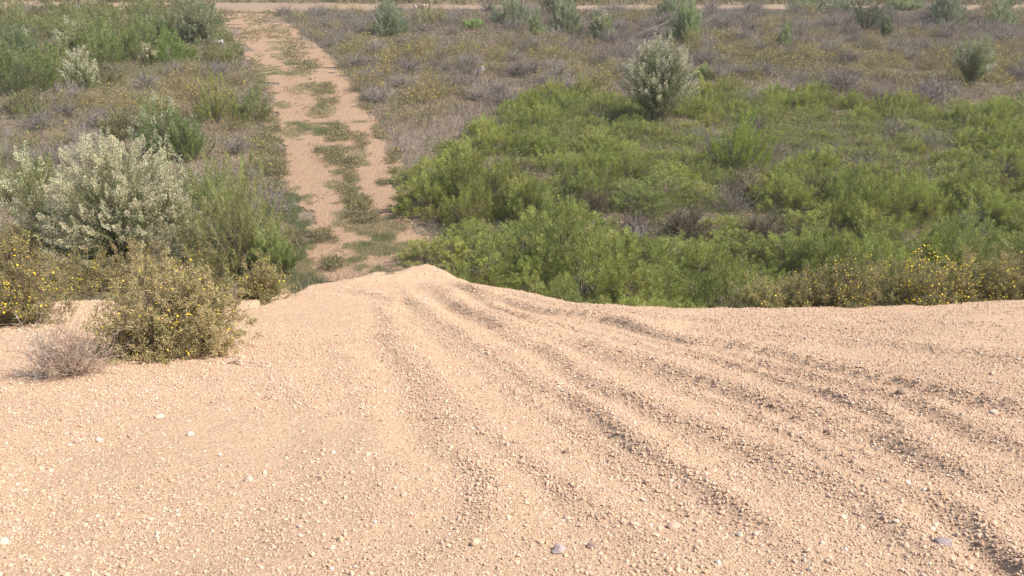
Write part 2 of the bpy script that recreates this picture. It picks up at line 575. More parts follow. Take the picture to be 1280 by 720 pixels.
def make_plumed(seed, W, H, n=170, vase=0.0, bloom=1.0, cream=(0.50, 0.47, 0.33), green=(0.12, 0.15, 0.055), low=0.0, plume=(0.16, 0.30), nf=46, nl=40, fs=0.022, lw=0.013):
    """Shrub with many stems that end in pale plumes."""
    green = np.asarray(green) * [1.6, 1.5, 1.5]
    cream = np.asarray(cream) * [1.12, 1.06, 0.96]
    r = np.random.default_rng(seed)
    u = hemi(r, n, low, 1.0)
    lump = 1 + (0.06 if n > 300 else 0.16) * np.sin(4.2 * u[:, 0] + seed) * np.cos(3.7 * u[:, 1] + seed * 2.1)
    rad = np.where(r.random(n) < 0.6, (0.90 if n > 300 else 0.86) + (0.09 if n > 300 else 0.16) * r.random(n), 0.5 + 0.4 * r.random(n)) * lump
    env = np.array([W / 2, W / 2, H])
    tip = u * env * rad[:, None]
    tip[:, 2] = np.where(tip[:, 2] < 0.1, 0.1 + 0.1 * r.random(n), tip[:, 2])
    if vase > 0:                                   # narrow foot that opens upwards
        tip[:, 2] = tip[:, 2] * (1 - 0.42 * vase) + 0.42 * vase * H * (0.55 + 0.45 * r.random(n))
    ax = unit(tip / env * ([1.0, 1.0, 0.6] if n > 300 else [0.8, 0.8, 0.55]) + [0, 0, 0.38 if n > 300 else 0.55] + 0.18 * r.normal(size=(n, 3)))
    ln = plume[0] + (plume[1] - plume[0]) * r.random(n)
    blo = Mesh(); fol = Mesh(); st = Mesh()
    blooms = np.where(r.random(n) < bloom)[0]
    base = tip - ax * ln[:, None]
    foot = r.normal(size=(n, 3)) * [W * 0.035, W * 0.035, 0]
    ctl = base * np.array([0.42, 0.42, 0.62]) + 0.04 * r.normal(size=(n, 3))
    curve = bez(foot, ctl, base, 6)
    tubes(st, curve, 0.007, 0.003, tint(r, n, (0.26, 0.215, 0.14)))
    if len(blooms):
        k = np.repeat(blooms, nf)
        t = r.random(len(k)) ** 0.9
        radial = rdir(r, len(k)); radial = unit(radial - ax[k] * np.sum(radial * ax[k], 1, keepdims=True))
        wid = 0.060 * (ln[k] / 0.24) * (1.08 - t) * np.sqrt(r.random(len(k)))
        P = base[k] + ax[k] * (ln[k] * t)[:, None] + radial * wid[:, None]
        D = unit(ax[k] * 0.7 + radial * 0.8 + 0.3 * r.normal(size=(len(k), 3)))
        pc = tint(r, n, cream, 0.16, 0.05)
        C = pc[k] * (0.82 + 0.36 * r.random((len(k), 1)))
        kites(blo, P, D, fs * (0.8 + 0.6 * r.random(len(k))), fs * 0.62, C, r)
    # narrow leaves along the outer part of every stem
    k = np.repeat(np.arange(n), nl)
    t = 0.35 + 0.65 * r.random(len(k))
    seg = np.clip(t * 5, 0, 4.999); i = seg.astype(int); fr = (seg - i)[:, None]
    Q = curve[k, i] * (1 - fr) + curve[k, np.minimum(i + 1, 5)] * fr
    nb = ~np.isin(k, blooms)
    ext = r.random(len(k))
    Q = np.where((nb & (r.random(len(k)) < 0.55))[:, None], base[k] + ax[k] * (ln[k] * ext)[:, None], Q)
    radial = rdir(r, len(k))
    P = Q + radial * ((0.045 if lw < 0.016 else 0.08) * r.random(len(k)))[:, None]
    D = unit(ax[k] * 0.8 + radial * 0.8)
    gc = tint(r, n, green, 0.25, 0.10)
    C = gc[k] * (0.85 + 0.3 * r.random((len(k), 1)))
    kites(fol, P, D, (0.032 + 0.03 * r.random(len(k))) * (lw / 0.013) ** 0.5, lw, C, r)
    out = dict(foliage=(fol, M_LEAF), stem=(st, M_STEM))
    if len(blooms):
        out['blossom'] = (blo, M_BLOSSOM)
    return out


def make_daisy(seed, W, H, n=150, flowers=90, leaf=(0.175, 0.135, 0.058), leaf2=(0.150, 0.150, 0.060), fsize=0.019, nl=34, tall=0.0):
    """Twiggy low bush with small leaves and yellow flowers."""
    leaf = np.asarray(leaf) * 1.95
    leaf2 = np.asarray(leaf2) * 1.9
    flowers = int(flowers * 3.0)
    r = np.random.default_rng(seed)
    u = hemi(r, n, 0.0, 1.0)
    lump = 1 + 0.12 * np.sin(4.2 * u[:, 0] + seed) * np.cos(3.1 * u[:, 1] + seed * 1.3)
    rad = (0.55 + 0.45 * r.random(n) ** 0.6) * lump
    env = np.array([W / 2, W / 2, H])
    tip = u * env * rad[:, None]
    foot = r.normal(size=(n, 3)) * [W * 0.09, W * 0.09, 0]
    ctl = tip * [0.55, 0.55, 0.45] + 0.05 * r.normal(size=(n, 3)) + foot * 0.4
    curve = bez(foot, ctl, tip, 6)
    st = Mesh(); fol = Mesh(); blo = Mesh()
    tubes(st, curve, 0.004, 0.0015, tint(r, n, (0.22, 0.165, 0.11)))
    # side twigs
    m = n * 3
    k = r.integers(0, n, m); i = r.integers(2, 6, m)
    p0 = curve[k, i]
    d = unit(u[k] * 0.5 + [0, 0, 0.4] + 0.65 * r.normal(size=(m, 3)))
    L = (0.06 + 0.10 * r.random(m))[:, None]
    p2 = p0 + d * L; p2[:, 2] = np.maximum(p2[:, 2], 0.0)
    tw = bez(p0, p0 + d * L * 0.5 + 0.012 * r.normal(size=(m, 3)), p2, 3)
    tubes(st, tw, 0.002, 0.001, tint(r, m, (0.25, 0.19, 0.13)))
    j = np.repeat(np.arange(m), nl // 3)
    t = r.random(len(j))[:, None]
    Q = tw[j, 0] * (1 - t) + tw[j, 2] * t + 0.012 * r.normal(size=(len(j), 3))
    mixa = r.random((m, 1)); base = np.asarray(leaf) * mixa + np.asarray(leaf2) * (1 - mixa)
    C = base[j] * (0.7 + 0.6 * r.random((len(j), 1)))
    kites(fol, Q, unit(d[j] + 0.9 * r.normal(size=(len(j), 3))), 0.013 + 0.013 * r.random(len(j)), 0.0085, C, r)
    out = dict(foliage=(fol, M_LEAF), stem=(st, M_STEM))
    if flowers:
        top = np.where(tip[:, 2] > H * 0.25)[0] if n > 20 else np.arange(n)
        hot = top[np.argsort(-np.sin(5 * tip[top, 0] + seed) - np.cos(4 * tip[top, 1] + 2 * seed) - tip[top, 2])][:max(4, len(top) // 3)]
        top = np.concatenate([top, hot])
        c0 = np.where(r.random(flowers)[:, None] < 0.7, tip[r.choice(top, flowers)], tw[r.integers(0, m, flowers), 2])
        c0 = c0 + unit(c0 + [0, 0, 0.15]) * 0.03 + 0.022 * r.normal(size=c0.shape)
        nrm = unit(c0 / env * 0.6 + [0, 0, 0.7] + 0.35 * r.normal(size=(flowers, 3)))
        a = unit(np.cross(nrm, rdir(r, flowers))); b = np.cross(nrm, a)
        R_ = (fsize * 0.5 * (0.45 + 0.85 * r.random(flowers)))[:, None]
        ring = [c0 + nrm * R_ * 0.25 + R_ * (a * math.cos(q * math.pi / 4) + b * math.sin(q * math.pi / 4)) * (1.0 if q % 2 == 0 else 0.72) for q in range(8)]
        V = np.stack([c0] + ring, 1).reshape(-1, 3)
        bb = np.arange(flowers)[:, None] * 9
        Ff = np.concatenate([bb + [0, 1 + q, 1 + (q + 1) % 8] for q in range(8)])
        C = tint(r, flowers, (0.68, 0.50, 0.035), 0.2, 0.05)
        blo.add(V, Ff, np.repeat(C, 9, 0))
        out['blossom'] = (blo, M_BLOSSOM)
    return out


def make_dry(seed, W, H, n=90, tone=(0.30, 0.245, 0.215), sub=4, thick=0.0035, lean=0.0):
    """Leafless grey twigs."""
    r = np.random.default_rng(seed)
    u = hemi(r, n, 0.1, 1.0)
    tip = u * np.array([W / 2, W / 2, H]) * (0.6 + 0.45 * r.random((n, 1)))
    foot = r.normal(size=(n, 3)) * [W * 0.07, W * 0.07, 0]
    cur = bez(foot, tip * [0.4, 0.4, 0.6] + 0.04 * r.normal(size=(n, 3)), tip, 6)
    st = Mesh()
    tubes(st, cur, thick, thick * 0.4, tint(r, n, tone))
    m = n * sub
    k = r.integers(0, n, m); i = r.integers(1, 6, m)
    p0 = cur[k, i]; d = unit(u[k] * 0.6 + [0, 0, 0.5] + 0.5 * r.normal(size=(m, 3)))
    L = (0.08 + 0.14 * r.random(m))[:, None] * min(1.0, H / 0.5)
    tw = bez(p0, p0 + d * L * 0.5, p0 + d * L + 0.02 * r.normal(size=(m, 3)), 3)
    tubes(st, tw, thick * 0.55, thick * 0.25, tint(r, m, np.asarray(tone) * 1.1))
    q = m * 2
    k = r.integers(0, m, q)
    d2 = unit(d[k] + 0.7 * r.normal(size=(q, 3)))
    L = (0.03 + 0.05 * r.random(q))[:, None]
    needles(st, tw[k, r.integers(1, 3, q)], d2, L[:, 0], thick * 1.3, tint(r, q, np.asarray(tone) * 1.15), r)
    return dict(stem=(st, M_DRY))


# ------------------------------------------------------------------ things
class Kind:
    """A plant built once; every plant is then a thing of its own with copied parts."""
    def __init__(self, name, cat, spec):
        self.name = name; self.cat = cat
        self.parts = [(p, m.build(name + '_' + p), mat) for p, (m, mat) in spec.items()]

    def place(self, loc, label, group=None, rz=None, s=1.0, sz=None, tilt=None):
        root = bpy.data.objects.new(self.name, None)
        root.empty_display_size = 0.1
        col.objects.link(root)
        root.location = loc
        rx = ry = 0.0
        if tilt:
            rx, ry = tilt
        root.rotation_euler = (rx, ry, random.random() * 6.28 if rz is None else rz)
        root.scale = (s, s, s if sz is None else sz)
        tag(root, label, self.cat, group)
        for p, me, mat in self.parts:
            obj(p, me, mat, root)
        return root


class SoloKind:
    """A far, small plant: one mesh, no parts."""
    def __init__(self, name, cat, spec):
        self.name = name; self.cat = cat
        M = Mesh(); mats = []; idx = []
        for p, (m, mat) in spec.items():
            f = sum(len(q) for q in m.f)
            v = np.concatenate(m.v); ff = np.concatenate(m.f); c = np.concatenate(m.c)
            M.add(v, ff, c)
            mats.append(mat); idx += [len(mats) - 1] * f
        self.me = M.build(name)
        for mat in mats:
            self.me.materials.append(mat)
        self.me.polygons.foreach_set('material_index', np.array(idx, np.int32))
        self.me.update()

    def place(self, loc, label, group=None, rz=None, s=1.0, sz=None):
        o = obj(self.name, self.me, None, None, loc, random.random() * 6.28 if rz is None else rz)
        o.scale = (s, s, s if sz is None else sz)
        tag(o, label, self.cat, group)
        return o


def size_at(p, px):
    d = p[1] * cP - (p[2] - CAM_Z) * sP
    return px * d / F


# ================================================================== the setting
def grid_mesh(xs, ys, zf, keep=None):
    X, Y = np.meshgrid(xs, ys)
    Z = zf(X, Y)
    nx, ny = len(xs), len(ys)
    i = np.arange(ny - 1)[:, None] * nx + np.arange(nx - 1)[None, :]
    q = np.stack([i, i + 1, i + nx + 1, i + nx], -1).reshape(-1, 4)
    if keep is not None:
        cx = 0.25 * (X[:-1, :-1] + X[1:, :-1] + X[:-1, 1:] + X[1:, 1:]); cy = 0.25 * (Y[:-1, :-1] + Y[1:, :-1] + Y[:-1, 1:] + Y[1:, 1:])
        q = q[keep(cx, cy).ravel()]
    v = np.stack([X, Y, Z], -1).reshape(-1, 3)
    if keep is not None:
        used = np.zeros(len(v), bool); used[q.ravel()] = True
        remap = np.cumsum(used) - 1
        v = v[used]; q = remap[q]
    M = Mesh(); M.add(v, q, (0.5, 0.5, 0.5))
    return M


def steps(a, b, s0, s1):
    out = [a]
    while out[-1] < b:
        t = (out[-1] - a) / (b - a)
        out.append(out[-1] + s0 + (s1 - s0) * t)
    return np.array(out)


gx = np.r_[-np.geomspace(900, 42, 26), np.arange(-40, 40.1, 0.25), np.geomspace(42, 900, 26)]
gy = np.r_[-np.geomspace(600, 12, 18), np.arange(-10, 66, 0.25), np.geomspace(68, 1200, 30)]
g = obj('ground', grid_mesh(gx, gy, ground_z).build('ground', True), M_SOIL)
tag(g, kind='structure')

bx = np.r_[-np.arange(30, 9, -0.35), np.arange(-9, 9.5, 0.035), np.arange(9.6, 31, 0.35)]
by = np.r_[np.arange(-14, 1.2, 0.4), steps(1.4, 14.6, 0.017, 0.05)]
b = obj('gravel_bank', grid_mesh(bx, by, bank_z).build('gravel_bank', True), M_GRAVEL)
tag(b, kind='structure')

tx = np.arange(-16, 0.4, 0.05); ty = np.arange(10.2, 47.5, 0.08)
t = obj('dirt_track', grid_mesh(tx, ty, lambda x, y: ground_z(x, y) + 0.016 + 0.010 * fbm(x * 2.5, y * 2.5, 91, 3),
                                lambda x, y: inside(*to_px(x, y, ground_z(x, y)), Z_TRACK) & (inside(*[to_px(x, y, ground_z(x, y))[0] + 62 * fbm(x * 1.1, y * 1.1, 93, 4), to_px(x, y, ground_z(x, y))[1]], Z_TRACK))).build('dirt_track', True), M_TRACK)
tag(t, kind='structure')
rx_ = np.arange(-45, 45, 0.25); ry_ = np.arange(44, 57, 0.12)
t = obj('dirt_road', grid_mesh(rx_, ry_, lambda x, y: ground_z(x, y) + 0.022,
                               lambda x, y: inside(to_px(x, y, ground_z(x, y))[0], to_px(x, y, ground_z(x, y))[1] + 3.6 * fbm(x * 0.6, y * 0.9, 95, 4), Z_ROAD)).build('dirt_road', True), M_ROAD)
tag(t, kind='structure')


# ------------------------------------------------------------------ loose gravel
def ico():
    p = (1 + 5 ** 0.5) / 2
    v = np.array([(-1, p, 0), (1, p, 0), (-1, -p, 0), (1, -p, 0), (0, -1, p), (0, 1, p), (0, -1, -p), (0, 1, -p), (p, 0, -1), (p, 0, 1), (-p, 0, -1), (-p, 0, 1)], float)
    f = np.array([(0, 11, 5), (0, 5, 1), (0, 1, 7), (0, 7, 10), (0, 10, 11), (1, 5, 9), (5, 11, 4), (11, 10, 2), (10, 7, 6), (7, 1, 8), (3, 9, 4), (3, 4, 2), (3, 2, 6), (3, 6, 8), (3, 8, 9), (4, 9, 5), (2, 4, 11), (6, 2, 10), (8, 6, 7), (9, 8, 1)])
    return unit(v), f


def octa():
    v = np.array([(1, 0, 0), (-1, 0, 0), (0, 1, 0), (0, -1, 0), (0, 0, 1), (0, 0, -1)], float)
    f = np.array([(0, 2, 4), (2, 1, 4), (1, 3, 4), (3, 0, 4), (2, 0, 5), (1, 2, 5), (3, 1, 5), (0, 3, 5)])
    return v, f


def stones(M, P, rad, C, shape, r):
    v0, f0 = shape
    n = len(P); m = len(v0)
    V = v0[None] * (1 + 0.42 * (r.random((n, m, 1)) - 0.5)) * (1 + 0.6 * (r.random((n, 1, 3)) - 0.5)) * [1, 1, 0.8]
    a = r.random(n) * 6.283; b_ = (r.random(n) - 0.5) * 1.6
    ca, sa, cb, sb = np.cos(a)[:, None], np.sin(a)[:, None], np.cos(b_)[:, None], np.sin(b_)[:, None]
    x, y, z = V[..., 0], V[..., 1], V[..., 2]
    y, z = y * cb - z * sb, y * sb + z * cb
    x, y = x * ca - y * sa, x * sa + y * ca
    V = np.stack([x, y, z], -1) * rad[:, None, None] + P[:, None]
    Fc = (f0[None] + (np.arange(n) * m)[:, None, None]).reshape(-1, 3)
    M.add(V.reshape(-1, 3), Fc, np.repeat(C, m, 0))


stone_tones = np.array([(0.57, 0.39, 0.265), (0.54, 0.355, 0.235), (0.64, 0.475, 0.345), (0.50, 0.31, 0.215), (0.45, 0.30, 0.22), (0.58, 0.40, 0.30), (0.74, 0.64, 0.50), (0.36, 0.26, 0.20)])
tone_w = np.array([0.27, 0.28, 0.10, 0.15, 0.09, 0.08, 0.015, 0.015])


def stone_colors(r, n):
    k = r.choice(len(stone_tones), n, p=tone_w)
    return np.clip(stone_tones[k] * np.array([0.88, 0.91, 0.92]) * (0.85 + 0.3 * r.random((n, 1))), 0, 0.9)


MS = Mesh()
for (y0, y1, dens, rmin, rmed, shape) in ((1.5, 3.4, 10500, 0.0020, 0.0031, ico()), (3.4, 5.6, 5600, 0.0029, 0.0041, octa()), (5.6, 8.2, 3000, 0.0042, 0.0050, octa()), (8.2, 13.0, 1300, 0.0055, 0.0062, octa())):
    half = 0.64 * y1 + 2.2
    n = int(dens * (y1 - y0) * 2 * half)
    x = (rng.random(n) * 2 - 1) * half; y = y0 + (y1 - y0) * rng.random(n)
    _, near = ridge_height(x, y)
    patch = np.clip(0.60 + 1.5 * fbm(x * 0.8, y * 0.8, 101, 4), 0.10, 1)
    prob = np.clip(0.80 * patch + 0.40 * near, 0, 1)
    m = (rng.random(n) < prob) & (y < crest(x) + 0.25) & (np.abs(x) < 0.64 * y + 2.2)
    x, y, near = x[m], y[m], near[m]
    z = bank_z(x, y)
    rad = np.maximum(rmin, rmed * np.exp(0.48 * rng.normal(size=len(x)))) * (0.92 + 0.22 * near)
    rad = np.minimum(rad, 0.0125)
    ok = z > ground_z(x, y) - 0.02
    x, y, z, rad = x[ok], y[ok], z[ok], rad[ok]
    stones(MS, np.stack([x, y, z + rad * 0.25], 1), rad, stone_colors(rng, len(x)), shape, rng)
o = obj('gravel', MS.build('gravel'), M_STONE)
tag(o, 'loose tan and cream gravel scattered over the sandy bank', 'gravel', kind='stuff')

# pebbles of the wheel tracks
MS = Mesh()
n = 9000
x = rng.uniform(-9, 0, n); y = rng.uniform(11.5, 34, n)
m = on_track(x, y) & bare(x, y)
x, y = x[m], y[m]
rad = 0.010 + 0.012 * rng.random(len(x)) ** 2
stones(MS, np.stack([x, y, ground_z(x, y) + 0.012], 1), rad, stone_colors(rng, len(x)) * 0.62, octa(), rng)
o = obj('track_pebbles', MS.build('track_pebbles'), M_STONE)
tag(o, 'small brown pebbles strewn in the wheel tracks', 'pebbles', kind='stuff')


def big_stone(px, py, wpx, tone, label, flat=0.6, rz=0.0, tilt=0.2, seed=0):
    p = hit(px, py)
    w = size_at(p, wpx)
    r = np.random.default_rng(200 + seed)
    v, f = ico()
    # one level of subdivision, then a chipped irregular outline
    ed = {}; vl = [tuple(q) for q in v]; nf = []
    def mid(a, c):
        k = (min(a, c), max(a, c))
        if k not in ed:
            ed[k] = len(vl); vl.append(tuple(unit(np.array([(np.array(vl[a]) + np.array(vl[c])) / 2]))[0]))
        return ed[k]
    for a, c, d in f:
        ac, cd, da = mid(a, c), mid(c, d), mid(d, a)
        nf += [(a, ac, da), (ac, c, cd), (da, cd, d), (ac, cd, da)]
    V = np.array(vl)
    cut = rdir(r, 9)
    for c in cut:
        h = 0.62 + 0.25 * r.random()
        d = V @ c
        V = V - np.where(d > h, d - h, 0)[:, None] * c
    V = V * (1 + 0.06 * r.normal(size=(len(V), 1))) * [1, 0.62 + 0.25 * r.random(), flat] * (w * 0.55)
    M = Mesh(); M.add(V, np.array(nf), tint(r, len(V), np.asarray(tone) * 0.70, 0.10, 0.03))
    o = obj('stone', M.build('stone'), M_STONE, None, (p[0], p[1], p[2] + w * 0.16 * flat), rz)
    o.rotation_euler = (tilt, tilt * 0.6, rz)
    return tag(o, label, 'stone')


for i, (px, py, w, tone, label, flat, rz, tl) in enumerate([
    (1178, 684, 24, (0.30, 0.25, 0.24), 'flat grey slab of stone lying beside the deep shadowed rut', 0.45, 0.2, 0.3),
    (698, 692, 20, (0.46, 0.37, 0.34), 'lavender grey stone half sunk in gravel close to the camera', 0.6, 0.8, 0.2),
    (739, 686, 13, (0.26, 0.19, 0.15), 'small dark brown stone beside the lavender grey stone', 0.7, 0.1, 0.4),
    (842, 660, 17, (0.56, 0.38, 0.29), 'pinkish rounded stone between two gravel ridges', 0.7, 0.4, 0.1),
    (594, 686, 14, (0.60, 0.42, 0.29), 'pale orange stone among the coarse gravel band', 0.8, 1.0, 0.2),
    (707, 568, 10, (0.30, 0.21, 0.16), 'dark brown pebble on smooth gravel slope', 0.8, 0.3, 0.3),
    (1242, 515, 12, (0.66, 0.54, 0.42), 'bright cream stone tilted on end beside a low ridge', 1.0, 0.3, 0.7),
    (1078, 496, 13, (0.27, 0.19, 0.15), 'dark clod of earth sitting on the pebbly ridge', 0.8, 0.6, 0.2),
    (1127, 499, 16, (0.36, 0.25, 0.18), 'brown clod beside the dark one on the ridge', 0.5, 0.2, 0.1),
    (239, 545, 9, (0.78, 0.70, 0.58), 'small white stone lying alone on pale gravel', 0.8, 0.3, 0.2),
    (6, 681, 14, (0.74, 0.64, 0.50), 'large white stone in the near corner of the gravel', 0.8, 0.9, 0.2),
    (200, 521, 12, (0.72, 0.60, 0.44), 'flat cream stone below the twiggy yellow bush', 0.5, 0.4, 0.1),
    (311, 600, 11, (0.70, 0.58, 0.44), 'cream pebble in the middle of the open gravel', 0.9, 0.2, 0.3),
    (124, 552, 9, (0.74, 0.64, 0.50), 'white pebble below the dead grey bush', 0.8, 0.5, 0.3),
    (1240, 470, 9, (0.60, 0.45, 0.33), 'tan stone on the flat gravel near the flower row', 0.8, 0.5, 0.3),
]):
    big_stone(px, py, w, tone, label, flat, rz, tl, i)

# ================================================================== plants
# -- feathery green thicket
near_green = [Kind('green_shrub', 'shrub', make_feathery(300 + i, 1.30, 0.80, 190, 85, green=gc, up=0.85, sprig=(0.13, 0.26), spread=0.5)) for i, gc in enumerate([(0.112, 0.140, 0.034), (0.098, 0.128, 0.034), (0.110, 0.136, 0.034)])]
mid_green = [Kind('green_shrub', 'shrub', make_feathery(320 + i, 1.2, 0.58, 130, 75, green=gc, up=0.95, sprig=(0.12, 0.25), spread=0.5)) for i, gc in enumerate([(0.112, 0.142, 0.034), (0.120, 0.145, 0.034), (0.102, 0.135, 0.034), (0.108, 0.130, 0.038)])]
dry_kinds = [Kind('dry_shrub', 'shrub', make_dry(400 + i, 0.95, 0.5, 70, tone=tn)) for i, tn in enumerate([(0.23, 0.195, 0.172), (0.25, 0.21, 0.18), (0.21, 0.18, 0.162)])]
olive_kinds = [SoloKind('yellow_flower_bush', 'bush', make_daisy(500 + i, 1.15, 0.62, 110, 20, fsize=0.030, nl=40, leaf=lf)) for i, lf in enumerate([(0.150, 0.122, 0.052), (0.135, 0.120, 0.052), (0.165, 0.130, 0.062)])]

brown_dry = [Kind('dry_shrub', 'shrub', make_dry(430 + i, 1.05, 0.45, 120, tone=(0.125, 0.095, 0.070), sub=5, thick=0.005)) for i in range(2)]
used = []


def free(x, y, d):
    for a, b_, c in used:
        if (a - x) ** 2 + (b_ - y) ** 2 < (0.5 * (c + d)) ** 2:
            return False
    return True


def jitter(x0, x1, y0, y1, s, j=0.42):
    X, Y = np.meshgrid(np.arange(x0, x1, s), np.arange(y0, y1, s))
    X = X.ravel() + (rng.random(X.size) * 2 - 1) * j * s
    Y = Y.ravel() + (rng.random(Y.size) * 2 - 1) * j * s
    return X, Y


# heroes: (kind maker, base pixel, width px, height px, label)
def hero(name, cat, maker, px, py, w, h, label, group=None, seed=0, sink=0.02, loc=None, **kw):
    p = hit(px, py) if loc is None else np.array(loc, float)
    W = size_at(p, w); dep = math.atan2(CAM_Z - p[2], p[1])
    H = size_at(p, h) / math.cos(dep) * 0.93
    dist = max(1.0, p[1] / 13.0)
    if maker is make_feathery:
        W *= 1.22; H *= 1.12
        kw['lw'] = 0.009 * dist ** 0.9
        if dist > 2:
            kw['ns'] = int(kw.get('ns', 60) * 1.9); kw['spread'] = 0.75; kw['sprig'] = (0.3, 0.5); kw['up'] = 1.0
    if maker is make_plumed:
        W *= 1.12; H *= 1.08
        kw['lw'] = 0.013 * dist ** 0.8
        kw['fs'] = kw.get('fs', 0.024) * dist ** 0.25
    k = Kind(name, cat, maker(seed, W, H, **kw))
    used.append((p[0], p[1], W * (0.8 if px < 600 else 0.45)))
    for q in (0.9, 1.8):                                # keep the strip in front of it open
        if W > 1.4 and p[1] > 15 and px < 600:
            used.append((p[0], p[1] - q, W * 0.6))
    return k.place((p[0], p[1], p[2] - sink), label, group)


PF = 'pale_flowering_shrub'
hero(PF, 'shrub', make_plumed, 156, 318, 178, 152, 'large rounded bush thick with cream plumes beside the yellow flowers', seed=1, n=560, nf=140, nl=52, plume=(0.18, 0.34), fs=0.021, low=-0.12, green=(0.135, 0.165, 0.07), cream=(0.455, 0.45, 0.325))
hero(PF, 'shrub', make_plumed, 66, 296, 105, 125, 'loose pale plumed bush half hidden behind the large cream bush', seed=2, n=110, nf=60, bloom=0.8, fs=0.028, cream=(0.42, 0.43, 0.30))
hero(PF, 'shrub', make_plumed, 226, 296, 92, 112, 'greyish plumed bush crowding the track side of the large cream bush', seed=3, n=130, bloom=0.8, nf=60, fs=0.028, cream=(0.42, 0.42, 0.30))
hero(PF, 'shrub', make_plumed, 822, 152, 98, 112, 'tall vase shaped bush with cream tips standing above the green thicket', seed=4, n=330, vase=0.75, bloom=0.75, nf=70, cream=(0.44, 0.44, 0.33), green=(0.145, 0.168, 0.085), plume=(0.2, 0.38), nl=60, low=0.15)
hero(PF, 'shrub', make_plumed, 205, 192, 84, 78, 'green bush with a few whitish tips behind the large cream bush', seed=5, n=110, bloom=0.5, cream=(0.40, 0.42, 0.30), green=(0.10, 0.15, 0.05), nl=60)
hero(PF, 'shrub', make_plumed, 106, 118, 48, 64, 'upright bush with white plumes beside the lilac grey brush', seed=6, n=80, vase=0.6, bloom=0.9, cream=(0.46, 0.46, 0.36), low=0.2)
hero(PF, 'shrub', make_plumed, 250, 54, 62, 62, 'big round grey green bush beside the bend of the dirt track', seed=7, n=200, vase=0.3, bloom=0.55, cream=(0.34, 0.35, 0.24), green=(0.13, 0.15, 0.075), nl=60, fs=0.03)
hero(PF, 'shrub', make_plumed, 90, 62, 48, 44, 'pale tipped bush among tall green shrubs near the far road', seed=8, n=80, bloom=0.7, cream=(0.38, 0.40, 0.29), nf=40, fs=0.03)
hero(PF, 'shrub', make_plumed, 752, 50, 36, 42, 'small round white tipped shrub in grey brush', seed=9, n=80, vase=0.4, bloom=0.6, cream=(0.38, 0.38, 0.30), nl=60, fs=0.03)
hero(PF, 'shrub', make_plumed, 1210, 106, 52, 66, 'sparse upright shrub with whitish top among olive flowers', seed=10, n=120, vase=0.8, bloom=0.4, cream=(0.42, 0.44, 0.36), green=(0.14, 0.165, 0.085), nl=60, low=0.25)
hero(PF, 'shrub', make_plumed, 188, 84, 24, 34, 'slender white tipped shrub in front of the tall green shrubs', seed=11, n=36, vase=0.8, bloom=0.7, nl=50, low=0.3)
hero(PF, 'shrub', make_plumed, -6, 226, 44, 50, 'pale plumed bush cut off by the edge of the picture', seed=12, n=50, bloom=0.5, cream=(0.44, 0.44, 0.32))
hero(PF, 'shrub', make_plumed, 22, 66, 60, 42, 'faintly whitish broad bush farthest along the weedy verge', seed=13, n=90, bloom=0.35, cream=(0.36, 0.38, 0.28), green=(0.10, 0.14, 0.06), nl=60)
hero(PF, 'shrub', make_plumed, 200, 56, 56, 44, 'pale topped bush touching the big round grey green bush', seed=14, n=90, bloom=0.35, cream=(0.34, 0.36, 0.26), green=(0.10, 0.14, 0.055), nl=60)

